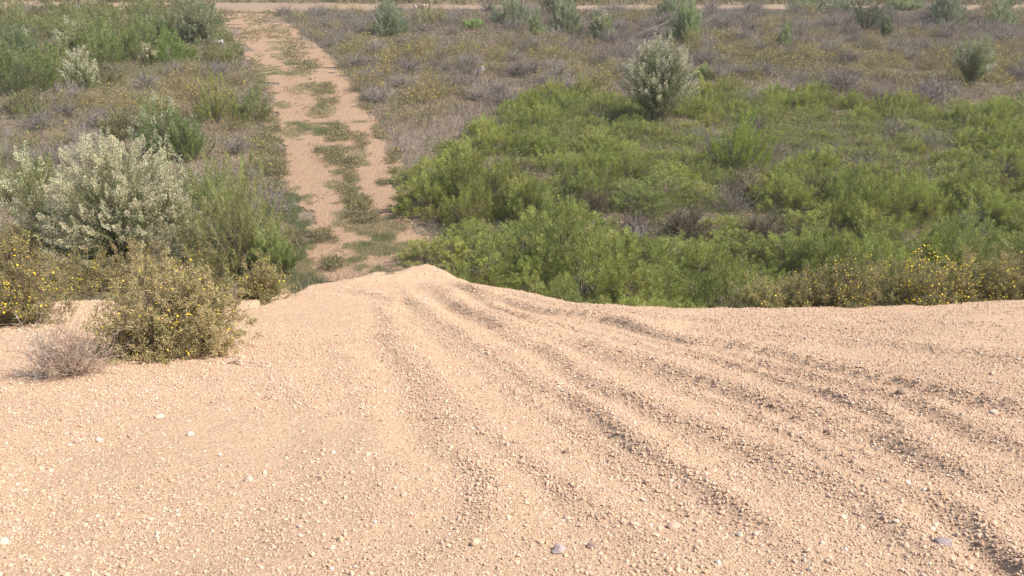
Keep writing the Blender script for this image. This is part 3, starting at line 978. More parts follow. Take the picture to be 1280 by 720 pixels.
BR = 'broom_shrub'
kwb = dict(sprig=(0.35, 0.6), up=1.3, spread=0.35, wood=(0.17, 0.165, 0.085), green=(0.096, 0.128, 0.038))
for i, (px, py, w, h, lab, kw) in enumerate([
    (300, 332, 120, 135, 'big wispy green shrub at the verge of the dirt track', dict(ns=330, nl=110, green=(0.108, 0.126, 0.044))),
    (346, 345, 60, 62, 'low dark green wispy shrub where track meets gravel', dict(ns=150)),
    (238, 200, 44, 72, 'bright green upright shrub beside the whitish tipped green bush', dict(ns=90, green=(0.092, 0.132, 0.040))),
    (18, 116, 90, 70, 'broad bright green shrub far out on the weedy verge', dict(ns=130, green=(0.092, 0.125, 0.042))),
    (62, 108, 56, 56, 'green shrub between the broad one and the white plumed bush', dict(ns=70)),
    (170, 74, 70, 52, 'tall green shrub behind the slender white tipped shrub', dict(ns=100)),
    (134, 82, 48, 50, 'green shrub just behind the white plumed upright bush', dict(ns=70)),
    (218, 78, 50, 42, 'green shrub below the pale topped bush', dict(ns=60, green=(0.09, 0.14, 0.03))),
    (272, 150, 58, 56, 'yellowish green wispy shrub between grass and track', dict(ns=80, green=(0.115, 0.14, 0.038))),
    (120, 62, 50, 40, 'green shrub beside the pale tipped bush near far road', dict(ns=60)),
    (18, 252, 70, 60, 'grassy green shrub behind the tall yellow flowers', dict(ns=70, green=(0.105, 0.13, 0.045))),
    (925, 208, 76, 74, 'tall bright feathery shrub rising out of the thicket', dict(ns=120, green=(0.115, 0.16, 0.03))),
    (270, 265, 50, 70, 'wispy green shrub tucked behind the big wispy one', dict(ns=60)),
    (489, 44, 44, 46, 'dense dark green shrub alone beside the grey brush', dict(ns=110, green=(0.117, 0.147, 0.080))),
    (642, 32, 46, 38, 'rounded green shrub in front of the far road', dict(ns=100, green=(0.117, 0.147, 0.080))),
    (672, 48, 22, 36, 'narrow green shrub beside the rounded one', dict(ns=50, green=(0.124, 0.160, 0.080))),
    (708, 42, 36, 46, 'tall leafy shrub between narrow shrub and white tipped one', dict(ns=90, green=(0.124, 0.154, 0.080))),
    (856, 52, 40, 54, 'bright green egg shaped shrub behind the vase shaped bush', dict(ns=120, green=(0.131, 0.179, 0.080))),
    (836, 24, 30, 30, 'green shrub behind the bright egg shaped shrub', dict(ns=60, green=(0.124, 0.166, 0.080))),
    (978, 62, 18, 34, 'small narrow green shrub among the olive flowers', dict(ns=40, green=(0.131, 0.179, 0.080))),
    (1106, 46, 14, 30, 'thin dark green spire beside the small dark trunked tree', dict(ns=40, green=(0.103, 0.128, 0.067))),
    (1180, 32, 40, 46, 'leafy rounded shrub with dark bare foot near the road', dict(ns=110, green=(0.117, 0.154, 0.088))),
    (1250, 34, 42, 40, 'thin open green shrub nearest the picture edge by the road', dict(ns=60, green=(0.124, 0.160, 0.080))),
    (540, 30, 42, 24, 'low olive green shrub beside the heap of stones', dict(ns=50, green=(0.152, 0.166, 0.080))),
    (878, 100, 24, 20, 'small green clump in front of the small narrow shrub', dict(ns=30, green=(0.138, 0.179, 0.064))),
    (592, 36, 24, 14, 'small bright green clump in the olive weeds', dict(ns=30, green=(0.124, 0.192, 0.064))),
    (1010, 14, 44, 22, 'wide green shrub on the near side of the road', dict(ns=60, green=(0.124, 0.154, 0.080))),
    (1132, 12, 40, 20, 'green shrub between the small tree and rounded shrub', dict(ns=60, green=(0.124, 0.166, 0.080))),
    (1046, 16, 30, 20, 'green shrub beside the crown of the small tree', dict(ns=50, green=(0.110, 0.147, 0.080))),
]):
    k = dict(kwb); k.update(kw)
    hero(BR, 'shrub', make_feathery, px, py, w, h, lab, seed=600 + i, **k)


def make_tree(seed, W, H):
    r = np.random.default_rng(seed)
    st = Mesh(); fol = Mesh()
    n = 9
    u = hemi(r, n, 0.45, 1.0)
    tip = u * np.array([W / 2, W / 2, 0.9 * H])
    foot = r.normal(size=(n, 3)) * [0.05, 0.05, 0]
    cur = bez(foot, tip * [0.35, 0.35, 0.5], tip, 6)
    tubes(st, cur, 0.045, 0.012, tint(r, n, (0.075, 0.06, 0.05)), 5)
    m = 90
    k = r.integers(0, n, m); i = r.integers(3, 6, m)
    e = cur[k, i] + rdir(r, m) * [0.35, 0.35, 0.28]
    tubes(st, bez(cur[k, i], (cur[k, i] + e) / 2 + 0.03, e, 3), 0.01, 0.004, tint(r, m, (0.09, 0.075, 0.06)))
    j = np.repeat(np.arange(m), 45)
    P = e[j] + 0.10 * r.normal(size=(len(j), 3))
    kites(fol, P, rdir(r, len(j)), 0.06, 0.022, tint(r, len(j), (0.075, 0.105, 0.045), 0.4), r)
    return dict(crown=(fol, M_LEAF), trunk=(st, M_STEM))


hero('young_tree', 'tree', make_tree, 1080, 40, 62, 52, 'small open crowned tree with several dark trunks near the road', seed=71)
hero('young_tree', 'tree', make_tree, 694, 20, 52, 34, 'thin young tree with dark twigs standing against the far road', seed=72)

# -- yellow flowers in front
YF = 'yellow_flower_bush'
for i, (px, py, w, h, lab, kw) in enumerate([
    (216, 438, 192, 118, 'round twiggy bush dotted yellow standing on the gravel beside a dead bush', dict(n=420, flowers=110, nl=170, leaf=(0.225, 0.178, 0.088), leaf2=(0.175, 0.16, 0.07))),
    (28, 404, 130, 120, 'tall yellow flowered bush at the picture edge behind the dead bush', dict(n=260, flowers=130, nl=112)),
    (96, 362, 110, 60, 'low yellow flowered bush under the large cream bush', dict(n=200, flowers=90, nl=105)),
    (175, 356, 110, 56, 'brownish yellow flowered bush between cream bush and round twiggy bush', dict(n=200, flowers=60, nl=105, leaf=(0.21, 0.15, 0.085))),
    (252, 362, 100, 62, 'leafy yellow flowered bush behind the round twiggy bush', dict(n=200, flowers=60, nl=105)),
    (328, 372, 72, 58, 'small yellow flowered bush at the corner of the gravel by the track', dict(n=160, flowers=50, nl=105)),
    (-10, 330, 100, 72, 'loose olive bush with yellow specks below the grassy green shrub', dict(n=160, flowers=80, nl=105)),
    (48, 322, 90, 50, 'olive weedy bush with few yellow specks beside large cream bush', dict(n=150, flowers=50, nl=98)),
]):
    hero(YF, 'bush', make_daisy, px, py, w, h, lab, seed=700 + i, **kw)
for i, (px, w, h, fl, lab) in enumerate([
    (948, 70, 0.52, 24, 'low greenish bush starting the row of yellow flowers at the gravel edge'),
    (1000, 80, 0.62, 46, 'brownish bush with scattered yellow flowers at the gravel edge'),
    (1050, 90, 0.84, 110, 'full bush with many yellow flowers on its near half'),
    (1102, 80, 0.80, 70, 'dark twiggy bush with yellow tips between two flowery bushes'),
    (1154, 94, 0.82, 190, 'brightest bush of the row covered with large yellow flowers'),
    (1206, 80, 0.80, 90, 'brown olive bush beside the brightest flower bush'),
    (1250, 80, 0.82, 80, 'yellow flowered bush ending the row at the picture edge'),
    (1300, 90, 0.84, 70, 'yellow flowered bush mostly outside the picture at the end of row'),
]):
    cp = on_slope(px, 374)
    y = float(crest(np.array([cp[0]]))[0]) + 0.22
    x = cp[0] * y / cp[1]
    z = float(surf(np.array([x]), np.array([y]))[0])
    W = size_at((x, y, z), w)
    kd = Kind(YF, 'bush', make_daisy(740 + i, W, h, n=260, flowers=int(fl * 1.3), nl=105, fsize=0.021 if fl > 150 else 0.017, leaf=(0.175, 0.140, 0.06), leaf2=(0.13, 0.14, 0.055)))
    used.append((x, y, 0.6))
    kd.place((x, y, z - 0.03), lab)

# -- dead bush on the gravel
hero('dead_bush', 'bush', make_dry, 94, 468, 104, 80, 'dead grey leafless bush on the gravel beside the yellow bushes', seed=81, n=110, sub=6, thick=0.0024, tone=(0.36, 0.27, 0.20))
hero('dead_bush', 'bush', make_dry, 58, 472, 46, 92, 'thin bleached dead stalks leaning out of the grey dead bush', seed=82, n=24, sub=4, thick=0.0026, tone=(0.42, 0.36, 0.31))
hero('dead_bush', 'bush', make_dry, 795, 306, 34, 40, 'pale grey dead bush in a gap of the green thicket', seed=83, n=60, tone=(0.36, 0.31, 0.29))
hero('dead_bush', 'bush', make_dry, 1205, 300, 46, 44, 'whitish grey dead bush above the row of yellow flowers', seed=84, n=60, tone=(0.38, 0.33, 0.30))
hero('dead_bush', 'bush', make_dry, 1125, 318, 40, 30, 'low grey dead bush behind the brightest flower bush', seed=85, n=50, tone=(0.34, 0.29, 0.27))

# -- the thicket itself
X, Y = jitter(-2.2, 19, 9.0, 27.5, 0.81, 0.46)
zn = zones(X, Y)
gap = fbm(X * 0.75, Y * 0.75, 111, 2)
rise = np.clip(0.95 + 1.3 * fbm(X * 0.6, Y * 0.6, 113, 2), 0.5, 1.4)
pxr, pyr = to_px(X, Y, ground_z(X, Y))
n_green = 0
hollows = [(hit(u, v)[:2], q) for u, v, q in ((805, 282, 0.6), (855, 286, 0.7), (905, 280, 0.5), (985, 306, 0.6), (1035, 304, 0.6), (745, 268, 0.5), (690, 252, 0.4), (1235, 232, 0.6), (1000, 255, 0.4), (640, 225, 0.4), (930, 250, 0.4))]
for x, y, ok, thin, gp, px, py, up_ in sorted(zip(X, Y, zn['green'], zn['thin'], gap, pxr, pyr, rise), key=lambda q: q[1]):
    c = float(crest(np.array([x]))[0])
    if not ok or y < c + 0.08 or px > 1390 or n_green >= 299 or not free(x, y, 0.45):
        continue
    edge = y < c + 1.5
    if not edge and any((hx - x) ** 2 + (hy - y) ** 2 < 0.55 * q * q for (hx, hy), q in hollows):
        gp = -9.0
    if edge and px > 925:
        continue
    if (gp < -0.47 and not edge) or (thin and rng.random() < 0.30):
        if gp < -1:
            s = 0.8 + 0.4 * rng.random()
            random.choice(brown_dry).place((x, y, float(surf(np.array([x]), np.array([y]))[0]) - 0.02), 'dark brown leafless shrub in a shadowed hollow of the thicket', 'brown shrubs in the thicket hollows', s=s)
        elif thin or rng.random() < 0.6:
            s = 0.8 + 0.5 * rng.random()
            random.choice(dry_kinds).place((x, y, float(surf(np.array([x]), np.array([y]))[0]) - 0.02), 'grey twiggy dead shrub filling a gap among the green shrubs', 'dead shrubs within the green thicket', s=s, sz=s * 0.9)
        continue
    z = float(surf(np.array([x]), np.array([y]))[0])
    if edge:
        lab, grp = 'fluffy dark green shrub spilling over the edge of the gravel', 'green shrubs along the gravel edge'
        s = 0.85 + 0.25 * rng.random(); k = random.choice(near_green)
    elif y < 16.5:
        lab, grp = 'dense feathery green shrub in the near half of the thicket', 'green shrubs in the near thicket'
        s = 0.9 + 0.45 * rng.random(); k = random.choice(near_green if rng.random() < 0.75 else mid_green)
    else:
        lab, grp = 'short bright green shrub in the far half of the thicket', 'green shrubs in the far thicket'
        s = 0.75 + 0.35 * rng.random(); k = random.choice(mid_green)
    track_side = px < 560 + (py - 200) * 0.3
    hz = s * (0.85 if not edge else 0.85) * (0.75 if track_side else 1.0) * (0.70 + 0.4 * rng.random()) * (1.0 if edge else up_)
    k.place((x, y, z - 0.03), lab, grp, s=s, sz=hz)
    n_green += 1

# -- olive flower bushes, grey brush and green tufts over the plain
X, Y = jitter(-26, 31, 12, 49.2, 1.12)
zn = zones(X, Y)
br = bare(X, Y) | on_track(X, Y)
nz = fbm(X * 0.35, Y * 0.35, 121, 3)
small_green = [SoloKind('green_tuft', 'plant', make_feathery(900 + i, 0.95, 0.7, 60, 70, green=gc, up=1.2, lw=0.015)) for i, gc in enumerate([(0.096, 0.108, 0.046), (0.098, 0.118, 0.042)])]
far_dry = [SoloKind('dry_shrub', 'shrub', make_dry(950 + i, 1.25, 0.68, 110, tone=tn, thick=0.006, sub=6)) for i, tn in enumerate([(0.22, 0.188, 0.168), (0.245, 0.21, 0.182)])]
cnt = dict(o=0, d=0, g=0)
for i in range(len(X)):
    x, y = X[i], Y[i]
    px, py = to_px(x, y, 0.0)
    if (345 < px < 620 and py > 175) or br[i] or zn['green'][i] or zn['bad'][i] or px < -60 or px > 1345 or y < float(crest(np.array([x]))[0]) + 0.4 or not free(x, y, 0.5):
        continue
    z = float(ground_z(x, y)) - 0.02
    s = 0.7 + 0.6 * rng.random()
    u = rng.random()
    left = px < 340
    if zn['olive'][i]:
        if u < 0.46:
            lab = 'low olive bush with yellow specks beside the wheel tracks' if px < 600 else 'low yellow specked bush out on the grey brush plain'
            random.choice(olive_kinds).place((x, y, z), lab, 'yellow flowered bushes beside the track' if px < 600 else 'yellow flowered bushes out on the plain', s=s, sz=s * 0.85); cnt['o'] += 1
        elif u < 0.70:
            random.choice(far_dry).place((x, y, z), 'greyish dead shrub standing among yellow specked olive bushes', 'dead shrubs among olive bushes', s=s * 0.85, sz=s * 0.75); cnt['d'] += 1
        continue
    if left:
        tall = py < 112 and px < 225
        if u < (0.62 if tall else 0.34):
            if tall:
                s *= 1.2
            random.choice(small_green).place((x, y, z), 'loose green tuft in the weeds along the track', 'green tufts on the weedy verge', s=s * 1.1, sz=s); cnt['g'] += 1
        elif u < 0.50:
            random.choice(olive_kinds).place((x, y, z), 'olive brown bush with yellow specks in the weedy verge', 'yellow flowered bushes in the verge', s=s * 0.9, sz=s * 0.8); cnt['o'] += 1
        elif u < 0.78:
            random.choice(far_dry).place((x, y, z), 'lilac grey dead shrub in the weedy verge along the track', 'dead shrubs in the verge', s=s * 0.8, sz=s * 0.7); cnt['d'] += 1
        continue
    if u < 0.42 and nz[i] > -0.25:
        random.choice(far_dry).place((x, y, z), 'lilac grey dead shrub on the open brush plain', 'dead shrubs on the open plain', s=s, sz=s * 0.75); cnt['d'] += 1
    elif u < 0.50:
        random.choice(olive_kinds).place((x, y, z), 'single yellow specked bush among grey dead brush', 'yellow flowered bushes among grey brush', s=s * 0.9, sz=s * 0.8); cnt['o'] += 1
# the verge beyond the far road
for i, (px, w, h) in enumerate([(-20, 60, 22), (60, 50, 18), (140, 60, 20), (215, 50, 24), (430, 50, 18), (500, 60, 22), (590, 50, 24), (660, 60, 24), (740, 50, 20), (800, 50, 26), (890, 60, 22), (960, 60, 24), (1040, 60, 26), (1120, 60, 26), (1200, 60, 24), (1290, 60, 26)]):
    p = hit(px, 1.5 + 2 * (i % 3))
    s = 1.5 + 0.5 * rng.random()
    random.choice(small_green).place((p[0], p[1] + 2.0, float(ground_z(p[0], p[1] + 2.0))), 'dark green shrub on the far side of the dirt road', 'green shrubs beyond the far road', s=s * 1.6, sz=s)

# ------------------------------------------------------------------ ground cover (nobody could count it)
def blades(N_, region, hfun, cfun, per=6, w=0.006, spread=0.05, seed=0, dens=None):
    r = np.random.default_rng(seed)
    x = r.uniform(region[0], region[1], N_); y = r.uniform(region[2], region[3], N_)
    m = (np.abs(x) < 0.62 * y + 3) & (y > crest(x) + 0.1)
    x, y = x[m], y[m]
    m = r.random(len(x)) < dens(x, y)
    x, y = x[m], y[m]
    z = np.maximum(bank_z(x, y, False), ground_z(x, y)) - 0.01
    h = hfun(x, y, r); c = cfun(x, y, r)
    k = np.repeat(np.arange(len(x)), per)
    n = len(k)
    P = np.stack([x, y, z], 1)[k] + r.normal(size=(n, 3)) * [spread, spread, 0]
    D = unit(r.normal(size=(n, 3)) * [0.42, 0.42, 0.1] + [0, 0, 1.0])
    D[:, 2] = np.abs(D[:, 2])
    M = Mesh()
    wd = w * (0.7 + 0.05 * np.clip(y[k] - 10, 0, 50))
    needles(M, P, D, h[k] * (0.6 + 0.7 * r.random(n)), wd, c[k] * (0.75 + 0.5 * r.random((n, 1))), r)
    return M


def d_dry(x, y):
    zz = zones(x, y)
    base = np.where(zz['green'], np.where(zz['thin'], 0.35, 0.10), 0.85)
    tr = on_track(x, y)
    base = np.where(tr, np.where(bare(x, y), 0.02, 0.75 * np.clip(0.5 + 2.4 * fbm(x * 1.1, y * 1.1, 133, 3), 0, 1)), base)
    return base * np.clip(0.75 + 0.9 * fbm(x * 0.7, y * 0.7, 131, 3), 0.15, 1)


def c_dry(x, y, r):
    zz = zones(x, y)
    a = np.array([0.235, 0.20, 0.172]); s = np.array([0.28, 0.222, 0.145]); o_ = np.array([0.235, 0.20, 0.115]); gr = np.array([0.18, 0.19, 0.08])
    f = np.clip(0.5 + 1.3 * fbm(x * 0.4, y * 0.4, 141, 3), 0, 1)[:, None]
    c = a * (1 - f) + s * f
    ol = (zz['olive'])[:, None] * 0.75
    c = c * (1 - ol) + o_ * ol
    lf = (zz['left'] & (fbm(x * 0.5, y * 0.5, 151, 3) > -0.02))[:, None] * 0.7
    c = c * (1 - lf) + gr * lf
    gg = zz['green'][:, None] * 0.35
    c = c * (1 - gg) + gr * gg
    tr = on_track(x, y)[:, None] * 0.8
    c = c * (1 - tr) + np.array([0.20, 0.175, 0.09]) * tr
    return c * (0.8 + 0.4 * r.random((len(x), 1)))


def h_dry(x, y, r):
    h = 0.20 + 0.16 * np.clip(fbm(x * 0.6, y * 0.6, 161, 3) + 0.4, 0, 1)
    return np.where(on_track(x, y), 0.11, h) * (0.7 + 0.6 * r.random(len(x)))


M = blades(210000, (-36, 36, 9.3, 48.5), h_dry, c_dry, 6, 0.006, 0.06, 1, d_dry)
o = obj('dry_grass', M.build('dry_grass'), M_DRY)
tag(o, 'thin grey and straw coloured dry grass over the plain', 'grass', kind='stuff')
M = blades(150000, (-3, 24, 9.2, 28), lambda x, y, r: 0.14 + 0.2 * r.random(len(x)), lambda x, y, r: tint(r, len(x), (0.19, 0.205, 0.075), 0.3, 0.10), 7, 0.006, 0.07, 3,
           lambda x, y: np.where(zones(x, y)['green'] & ~on_track(x, y), np.where(zones(x, y)['thin'], 0.30, 0.34) * np.clip(0.7 + 1.1 * fbm(x * 0.9, y * 0.9, 191, 3), 0.05, 1), 0))
o = obj('undergrowth', M.build('undergrowth'), M_LEAF)
tag(o, 'low green undergrowth between the shrubs of the thicket', 'undergrowth', kind='stuff')
M = blades(26000, (-44, 44, 52, 74), lambda x, y, r: 0.35 + 0.25 * r.random(len(x)), lambda x, y, r: tint(r, len(x), (0.20, 0.17, 0.09), 0.3, 0.1), 5, 0.012, 0.12, 2, lambda x, y: np.where(on_track(x, y), 0.0, 0.9))
o = obj('verge_grass', M.build('verge_grass'), M_DRY)
tag(o, 'olive brown weeds beyond the far dirt road', 'grass', kind='stuff')

# low leafy weeds with tiny flowers
r = np.random.default_rng(33)
n = 90000
x = r.uniform(-34, 34, n); y = r.uniform(9.5, 48, n)
m = (np.abs(x) < 0.62 * y + 3) & (y > crest(x) + 0.2)
x, y = x[m], y[m]
zz = zones(x, y)
trk = on_track(x, y)
pr = np.where(trk, np.where(bare(x, y), 0.012, 0.40 * np.clip(0.4 + 2.4 * fbm(x * 1.1, y * 1.1, 133, 3), 0, 1)), np.where(zz['olive'], 0.6, np.where(zz['left'], 0.6, np.where(zz['green'], 0.4, 0.22)))) * np.clip(0.6 + 1.2 * fbm(x * 0.8, y * 0.8, 171, 3), 0.05, 1)
m = r.random(len(x)) < pr
x, y = x[m], y[m]; ol = zz['olive'][m]
k = np.repeat(np.arange(len(x)), 16)
h = 0.10 + 0.16 * r.random(len(x))
P = np.stack([x, y, ground_z(x, y)], 1)[k] + r.normal(size=(len(k), 3)) * [0.09, 0.09, 0]
P[:, 2] += r.random(len(k)) * h[k]
base = np.where(ol[:, None], np.array([[0.245, 0.21, 0.10]]), np.array([[0.19, 0.185, 0.092]]))
yel = (r.random(len(k)) < np.where(ol[k], 0.035, 0.015))
C = base[k] * (0.7 + 0.6 * r.random((len(k), 1)))
C = np.where(yel[:, None], np.array([[0.62, 0.48, 0.06]]), C)
M = Mesh()
kites(M, P, unit(rdir(r, len(k)) + [0, 0, 0.5]), (0.035 + 0.0011 * y)[k] * (0.6 + 0.6 * r.random(len(k))), (0.016 + 0.0006 * y)[k], C, r)
o = obj('ground_weeds', M.build('ground_weeds'), M_LEAF)
tag(o, 'low olive weeds with tiny yellow flowers over the plain', 'weeds', kind='stuff')

# brown green weeds of the middle strip and the right hand verge
strip = [(442, 225, 16, 26), (448, 255, 12, 18), (410, 125, 12, 14), (398, 112, 14, 10), (425, 168, 14, 12), (372, 60, 16, 12), (385, 85, 14, 9), (350, 40, 26, 7), (506, 250, 7, 30), (492, 200, 7, 20), (476, 165, 8, 14), (458, 130, 8, 10), (345, 245, 14, 34), (336, 185, 13, 28), (330, 132, 12, 22), (322, 92, 10, 18), (425, 205, 14, 12), (455, 275, 14, 14), (405, 300, 16, 12), (410, 330, 14, 8), (395, 190, 18, 5), (480, 235, 8, 8), (452, 180, 7, 12), (470, 338, 20, 5), (310, 45, 14, 9), (330, 22, 40, 4), (380, 30, 14, 6), (368, 300, 8, 24), (350, 215, 9, 26), (338, 160, 9, 18)]
M = Mesh()
r = np.random.default_rng(46)
for px, py, a, b_ in strip:
    nn = int(a * b_ * 2.7)
    th = r.random(nn) * 6.283; q = np.sqrt(r.random(nn)) * 1.3
    Q = np.array([at_z(u, v) for u, v in zip(px + a * q * np.cos(th), py + b_ * q * np.sin(th))])
    Q = Q[(fbm(Q[:, 0] * 2.6, Q[:, 1] * 2.6, 187, 3) > -0.05 + 0.4 * (q - 0.7)) & (Q[:, 1] > crest(Q[:, 0]) - 0.1)]
    if not len(Q):
        continue
    Q[:, 2] = ground_z(Q[:, 0], Q[:, 1])
    kk = np.repeat(np.arange(len(Q)), 7)
    P = Q[kk] + r.normal(size=(len(kk), 3)) * [0.05, 0.05, 0]
    hh = 0.04 + 0.10 * r.random(len(Q))
    P[:, 2] += r.random(len(kk)) * hh[kk]
    cc = tint(r, len(Q), (0.215, 0.188, 0.100), 0.40, 0.12)
    kites(M, P, unit(rdir(r, len(kk)) + [0, 0, 0.7]), 0.035 + 0.03 * r.random(len(kk)), 0.014 * (Q[kk, 1] / 16) ** 0.7, cc[kk], r)
o = obj('track_weeds', M.build('track_weeds'), M_LEAF)
tag(o, 'brownish green weeds on the middle strip of the dirt track', 'weeds', kind='stuff')

# short green grass: patches on the track and along its verge
patches = [(310, 95, 38, 11), (385, 112, 20, 7), (372, 166, 30, 9), (395, 160, 22, 6), (354, 134, 9, 4), (427, 193, 26, 8), (436, 210, 20, 8), (432, 232, 18, 10), (440, 262, 18, 14), (462, 288, 34, 14), (470, 312, 36, 14), (462, 334, 34, 9),
           (385, 250, 12, 6), (376, 285, 12, 10), (372, 325, 26, 22), (385, 351, 22, 6), (405, 346, 20, 5), (352, 362, 14, 8), (440, 343, 16, 4), (360, 250, 16, 20), (455, 154, 16, 3), (412, 165, 14, 10), (400, 140, 14, 8), (375, 88, 16, 8), (360, 70, 14, 9), (350, 60, 16, 7), (340, 90, 14, 5), (320, 30, 10, 4), (500, 240, 6, 14)]
M = Mesh()
r = np.random.default_rng(44)
for px, py, a, b_ in patches:
    nn = int(a * b_ * 11)
    th = r.random(nn) * 6.283; q = np.sqrt(r.random(nn)) * 1.45
    jx = px + a * q * np.cos(th); jy = py + b_ * q * np.sin(th)
    Q = np.array([at_z(u, v) for u, v in zip(jx, jy)])
    keep = (fbm(Q[:, 0] * 3.2, Q[:, 1] * 3.2, 181, 3) > -0.14 + 0.55 * (q - 0.75)) & (Q[:, 1] > crest(Q[:, 0]) - 0.45)
    Q = Q[keep]
    if not len(Q):
        continue
    Q[:, 2] = np.maximum(ground_z(Q[:, 0], Q[:, 1]), bank_z(Q[:, 0], Q[:, 1], False))
    kk = np.repeat(np.arange(len(Q)), 5)
    sc = (Q[kk, 1] / 16.0)
    P = Q[kk] + r.normal(size=(len(kk), 3)) * [0.035, 0.035, 0]
    D = unit(r.normal(size=(len(kk), 3)) * [0.55, 0.55, 0.1] + [0, 0, 0.8]); D[:, 2] = np.abs(D[:, 2])
    needles(M, P, D, 0.035 + 0.04 * r.random(len(kk)), 0.005 * sc, tint(r, len(kk), (0.175, 0.195, 0.092), 0.35, 0.1), r)
# straggling tufts on the lip of the gravel
nn = 700
x = r.uniform(-5.5, 9.5, nn); y = crest(x) - 0.28 + 0.5 * r.random(nn)
keep = fbm(x * 1.6, x * 0 + 5, 197, 3) > 0.05
x, y = x[keep], y[keep]
kk = np.repeat(np.arange(len(x)), 7)
P = np.stack([x, y, np.maximum(bank_z(x, y, False), ground_z(x, y))], 1)[kk] + r.normal(size=(len(kk), 3)) * [0.025, 0.025, 0]
D = unit(r.normal(size=(len(kk), 3)) * [0.6, 0.6, 0.1] + [0, 0, 0.8]); D[:, 2] = np.abs(D[:, 2])
needles(M, P, D, 0.04 + 0.09 * r.random(len(kk)), 0.005, tint(r, len(kk), (0.17, 0.165, 0.085), 0.4, 0.15), r)
o = obj('grass', M.build('grass'), M_LEAF)
tag(o, 'short green grass growing in patches along the dirt track', 'grass', kind='stuff')

# ------------------------------------------------------------------ small single things
p = hit(298, 455)
M = Mesh()
s = size_at(p, 1.0)
pts = np.array([[(-14, 1, 0), (-4, 0, 3), (2, 1, 2)], [(-4, 0, 3), (0, 8, 3), (-1, 12, 2)], [(-6, 0, 2), (2, -7, 2), (10, -14, 1)]], float) * s
pts[..., 2] += 0.006
tubes(M, pts, 0.004, 0.0018, (0.13, 0.09, 0.065), 5)
o = obj('twig', M.build('twig'), M_STEM, None, (p[0], p[1], p[2]), 0.1)
tag(o, 'dark forked twig lying on the gravel near the round bush', 'twig')
p = hit(319, 459)
M = Mesh()
tubes(M, np.array([[(-9, 8, 1), (0, 2, 3), (9, -5, 1)]], float) * s + [0, 0, 0.006], 0.003, 0.0015, (0.20, 0.14, 0.10), 5)
o = obj('twig', M.build('twig'), M_STEM, None, (p[0], p[1], p[2]), 0.0)
tag(o, 'thin straight brown stalk lying beside the forked twig', 'twig')

M = Mesh()
p = hit(796, 48)
s = size_at(p, 1.0)
main = np.array([[(0, 0, 2), (12, 2, 6), (28, 4, 12), (42, 6, 18), (46, 8, 26), (52, 10, 36)]], float) * s
tubes(M, main, 0.026, 0.012, (0.30, 0.25, 0.195), 5)
side = np.array([[(36, 5, 16), (40, 5, 24), (46, 6, 30), (52, 8, 40)], [(12, 2, 6), (16, 3, 12), (22, 3, 16), (24, 4, 22)]], float) * s
tubes(M, side, 0.015, 0.008, (0.31, 0.26, 0.20), 5)
o = obj('fallen_branch', M.build('fallen_branch'), M_STEM, None, (p[0], p[1], p[2] + 0.1))
tag(o, 'bare pale fallen branch lying across the grey brush', 'branch')


def lump(name, label, cat, px, py, dims, tone, tilt, seed, mat=M_STONE, dz=0.0, rz=0.0):
    p = hit(px, py)
    r = np.random.default_rng(seed)
    v, f = ico()
    V = v * (1 + 0.25 * (r.random((12, 1)) - 0.5)) * np.array(dims) / 2
    M = Mesh(); M.add(V, f, tint(r, 12, tone, 0.08, 0.02))
    o = obj(name, M.build(name), mat, None, (p[0], p[1], p[2] + dz))
    o.rotation_euler = (tilt[0], tilt[1], rz)
    return tag(o, label, cat)


lump('rock', 'pale pointed rock standing in dry grey grass', 'rock', 600, 95, (0.26, 0.2, 0.58), (0.25, 0.215, 0.195), (0, 0.35), 5, dz=0.10)
# bent white sheet scrap with a dark stick beside the big round bush
p = hit(272, 62)
s = size_at(p, 1.0)
M = Mesh()
arc = np.array([(-8, -1, 0), (-6, 0, 3.5), (-2, 0, 5), (3, 0, 4.5), (5, 1, 6), (7, 0, 2)], float) * s
for a, c in zip(arc[:-1], arc[1:]):
    for d0, d1 in ((0.0, 0.012),):
        v = np.array([a, c, c + [0, 0.22, 0.05], a + [0, 0.22, 0.05], a + [0, 0, d1], c + [0, 0, d1], c + [0, 0.22, 0.05 + d1], a + [0, 0.22, 0.05 + d1]])
        f = np.array([(0, 1, 2), (0, 2, 3), (4, 6, 5), (4, 7, 6), (0, 5, 1), (0, 4, 5), (2, 6, 7), (2, 7, 3), (1, 5, 6), (1, 6, 2), (0, 3, 7), (0, 7, 4)])
        M.add(v, f, (0.36, 0.34, 0.325))
o = obj('plastic_scrap', M.build('plastic_scrap'), M_STONE, None, (p[0], p[1], p[2] + 0.12))
tag(o, 'bent white scrap lying under the big round bush', 'scrap')
p = hit(265, 62)
M = Mesh()
tubes(M, np.array([[(-4, 0, 12), (-1.5, 0, 8), (0, 0, 5), (-0.5, 0, 0)]], float) * s, 0.04, 0.03, (0.035, 0.03, 0.028), 6)
o = obj('stick', M.build('stick'), M_STEM, None, (p[0], p[1], p[2] + 0.05))
tag(o, 'short charred black stick beside the white scrap', 'stick')
# heap of stones by the far road
for i, (px, py, w, lab) in enumerate([(519, 12, 0.30, 'pinkish stone at the tall end of the roadside heap'), (524, 10.5, 0.34, 'brown stone in the middle of the roadside heap'), (529, 10, 0.26, 'small pinkish stone behind the heap middle'), (533, 9.5, 0.22, 'smallest stone at the low end of roadside heap')]):
    lump('stone', lab, 'stone', px, py, (w, w * 0.8, w * 0.7), (0.42, 0.29, 0.24) if i != 1 else (0.24, 0.16, 0.12), (0, 0), 60 + i, dz=0.12)

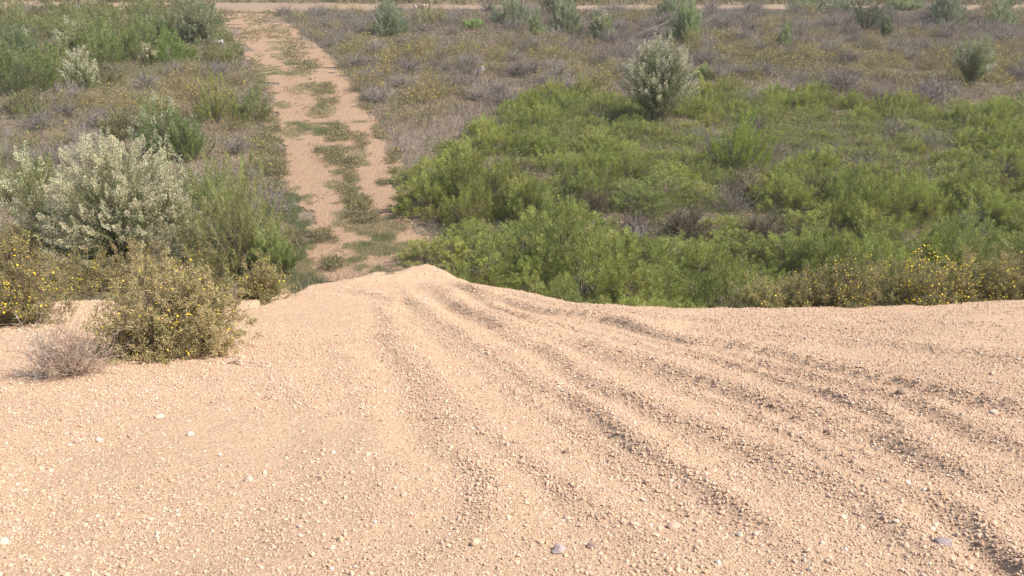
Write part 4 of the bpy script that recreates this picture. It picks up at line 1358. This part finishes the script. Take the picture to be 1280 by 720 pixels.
# ------------------------------------------------------------------ thin haze volume, added to imitate the pale lens veil
M = Mesh()
v = np.array([(x, y, z) for z in (-5.0, 7.5) for y in (-760, 1480) for x in (-1050, 1050)], float)
M.add(v, np.array([(0, 2, 3, 1), (4, 5, 7, 6), (0, 1, 5, 4), (2, 6, 7, 3), (0, 4, 6, 2), (1, 3, 7, 5)]), (1, 1, 1))
hm, hn = new_mat('veil_haze')
pv = N(hn, 'ShaderNodeVolumePrincipled')
pv.inputs['Color'].default_value = (0.98, 0.88, 0.76, 1)
pv.inputs['Density'].default_value = 0.0010
pv.inputs['Anisotropy'].default_value = 0.2
ho = N(hn, 'ShaderNodeOutputMaterial')
hn.links.new(pv.outputs[0], ho.inputs['Volume'])
o = obj('haze', M.build('haze'), hm)
tag(o, kind='stuff')

# ================================================================== light
AZ = R(-8.0)        # the sun stands to the right and a little behind the camera
EL = R(48.0)
sd = np.array([math.cos(EL) * math.cos(AZ), math.cos(EL) * math.sin(AZ), math.sin(EL)])
import mathutils
L = bpy.data.lights.new('sun', 'SUN')
L.energy = 4.3
L.angle = R(0.6)
L.color = (1.0, 0.93, 0.83)
lo = bpy.data.objects.new('sun', L)
lo.rotation_euler = mathutils.Vector(sd).to_track_quat('Z', 'Y').to_euler()
col.objects.link(lo)
w = bpy.data.worlds.new('World')
scn.world = w
w.use_nodes = True
nt = w.node_tree
for n_ in list(nt.nodes):
    nt.nodes.remove(n_)
sk = nt.nodes.new('ShaderNodeTexSky')
sk.sky_type = 'NISHITA'
sk.sun_disc = False
sk.sun_elevation = EL
sk.sun_rotation = math.pi / 2 - AZ
sk.dust_density = 2.0
bg = nt.nodes.new('ShaderNodeBackground')
bg.inputs[1].default_value = 0.13
out = nt.nodes.new('ShaderNodeOutputWorld')
nt.links.new(sk.outputs[0], bg.inputs[0])
nt.links.new(bg.outputs[0], out.inputs[0])

# ================================================================== camera and render
cam = bpy.data.cameras.new('camera')
cam.sensor_width = 36
cam.lens = 18.0 / math.tan(R(30.0))
cam.clip_start = 0.05
cam.clip_end = 4000
co = bpy.data.objects.new('camera', cam)
co.location = (0, 0, CAM_Z)
co.rotation_euler = (math.pi / 2 - PITCH, 0, 0)
col.objects.link(co)
scn.camera = co
scn.view_settings.view_transform = 'Standard'
scn.view_settings.look = 'None'
scn.view_settings.gamma = 1
scn.view_settings.use_curve_mapping = False
scn.view_settings.exposure = 0.88
scn.cycles.max_bounces = 6
scn.cycles.diffuse_bounces = 3
scn.cycles.transmission_bounces = 4
scn.cycles.transparent_max_bounces = 4
scn.cycles.use_denoising = True
scn['counts'] = str((n_green, cnt))
print('counts', n_green, cnt)
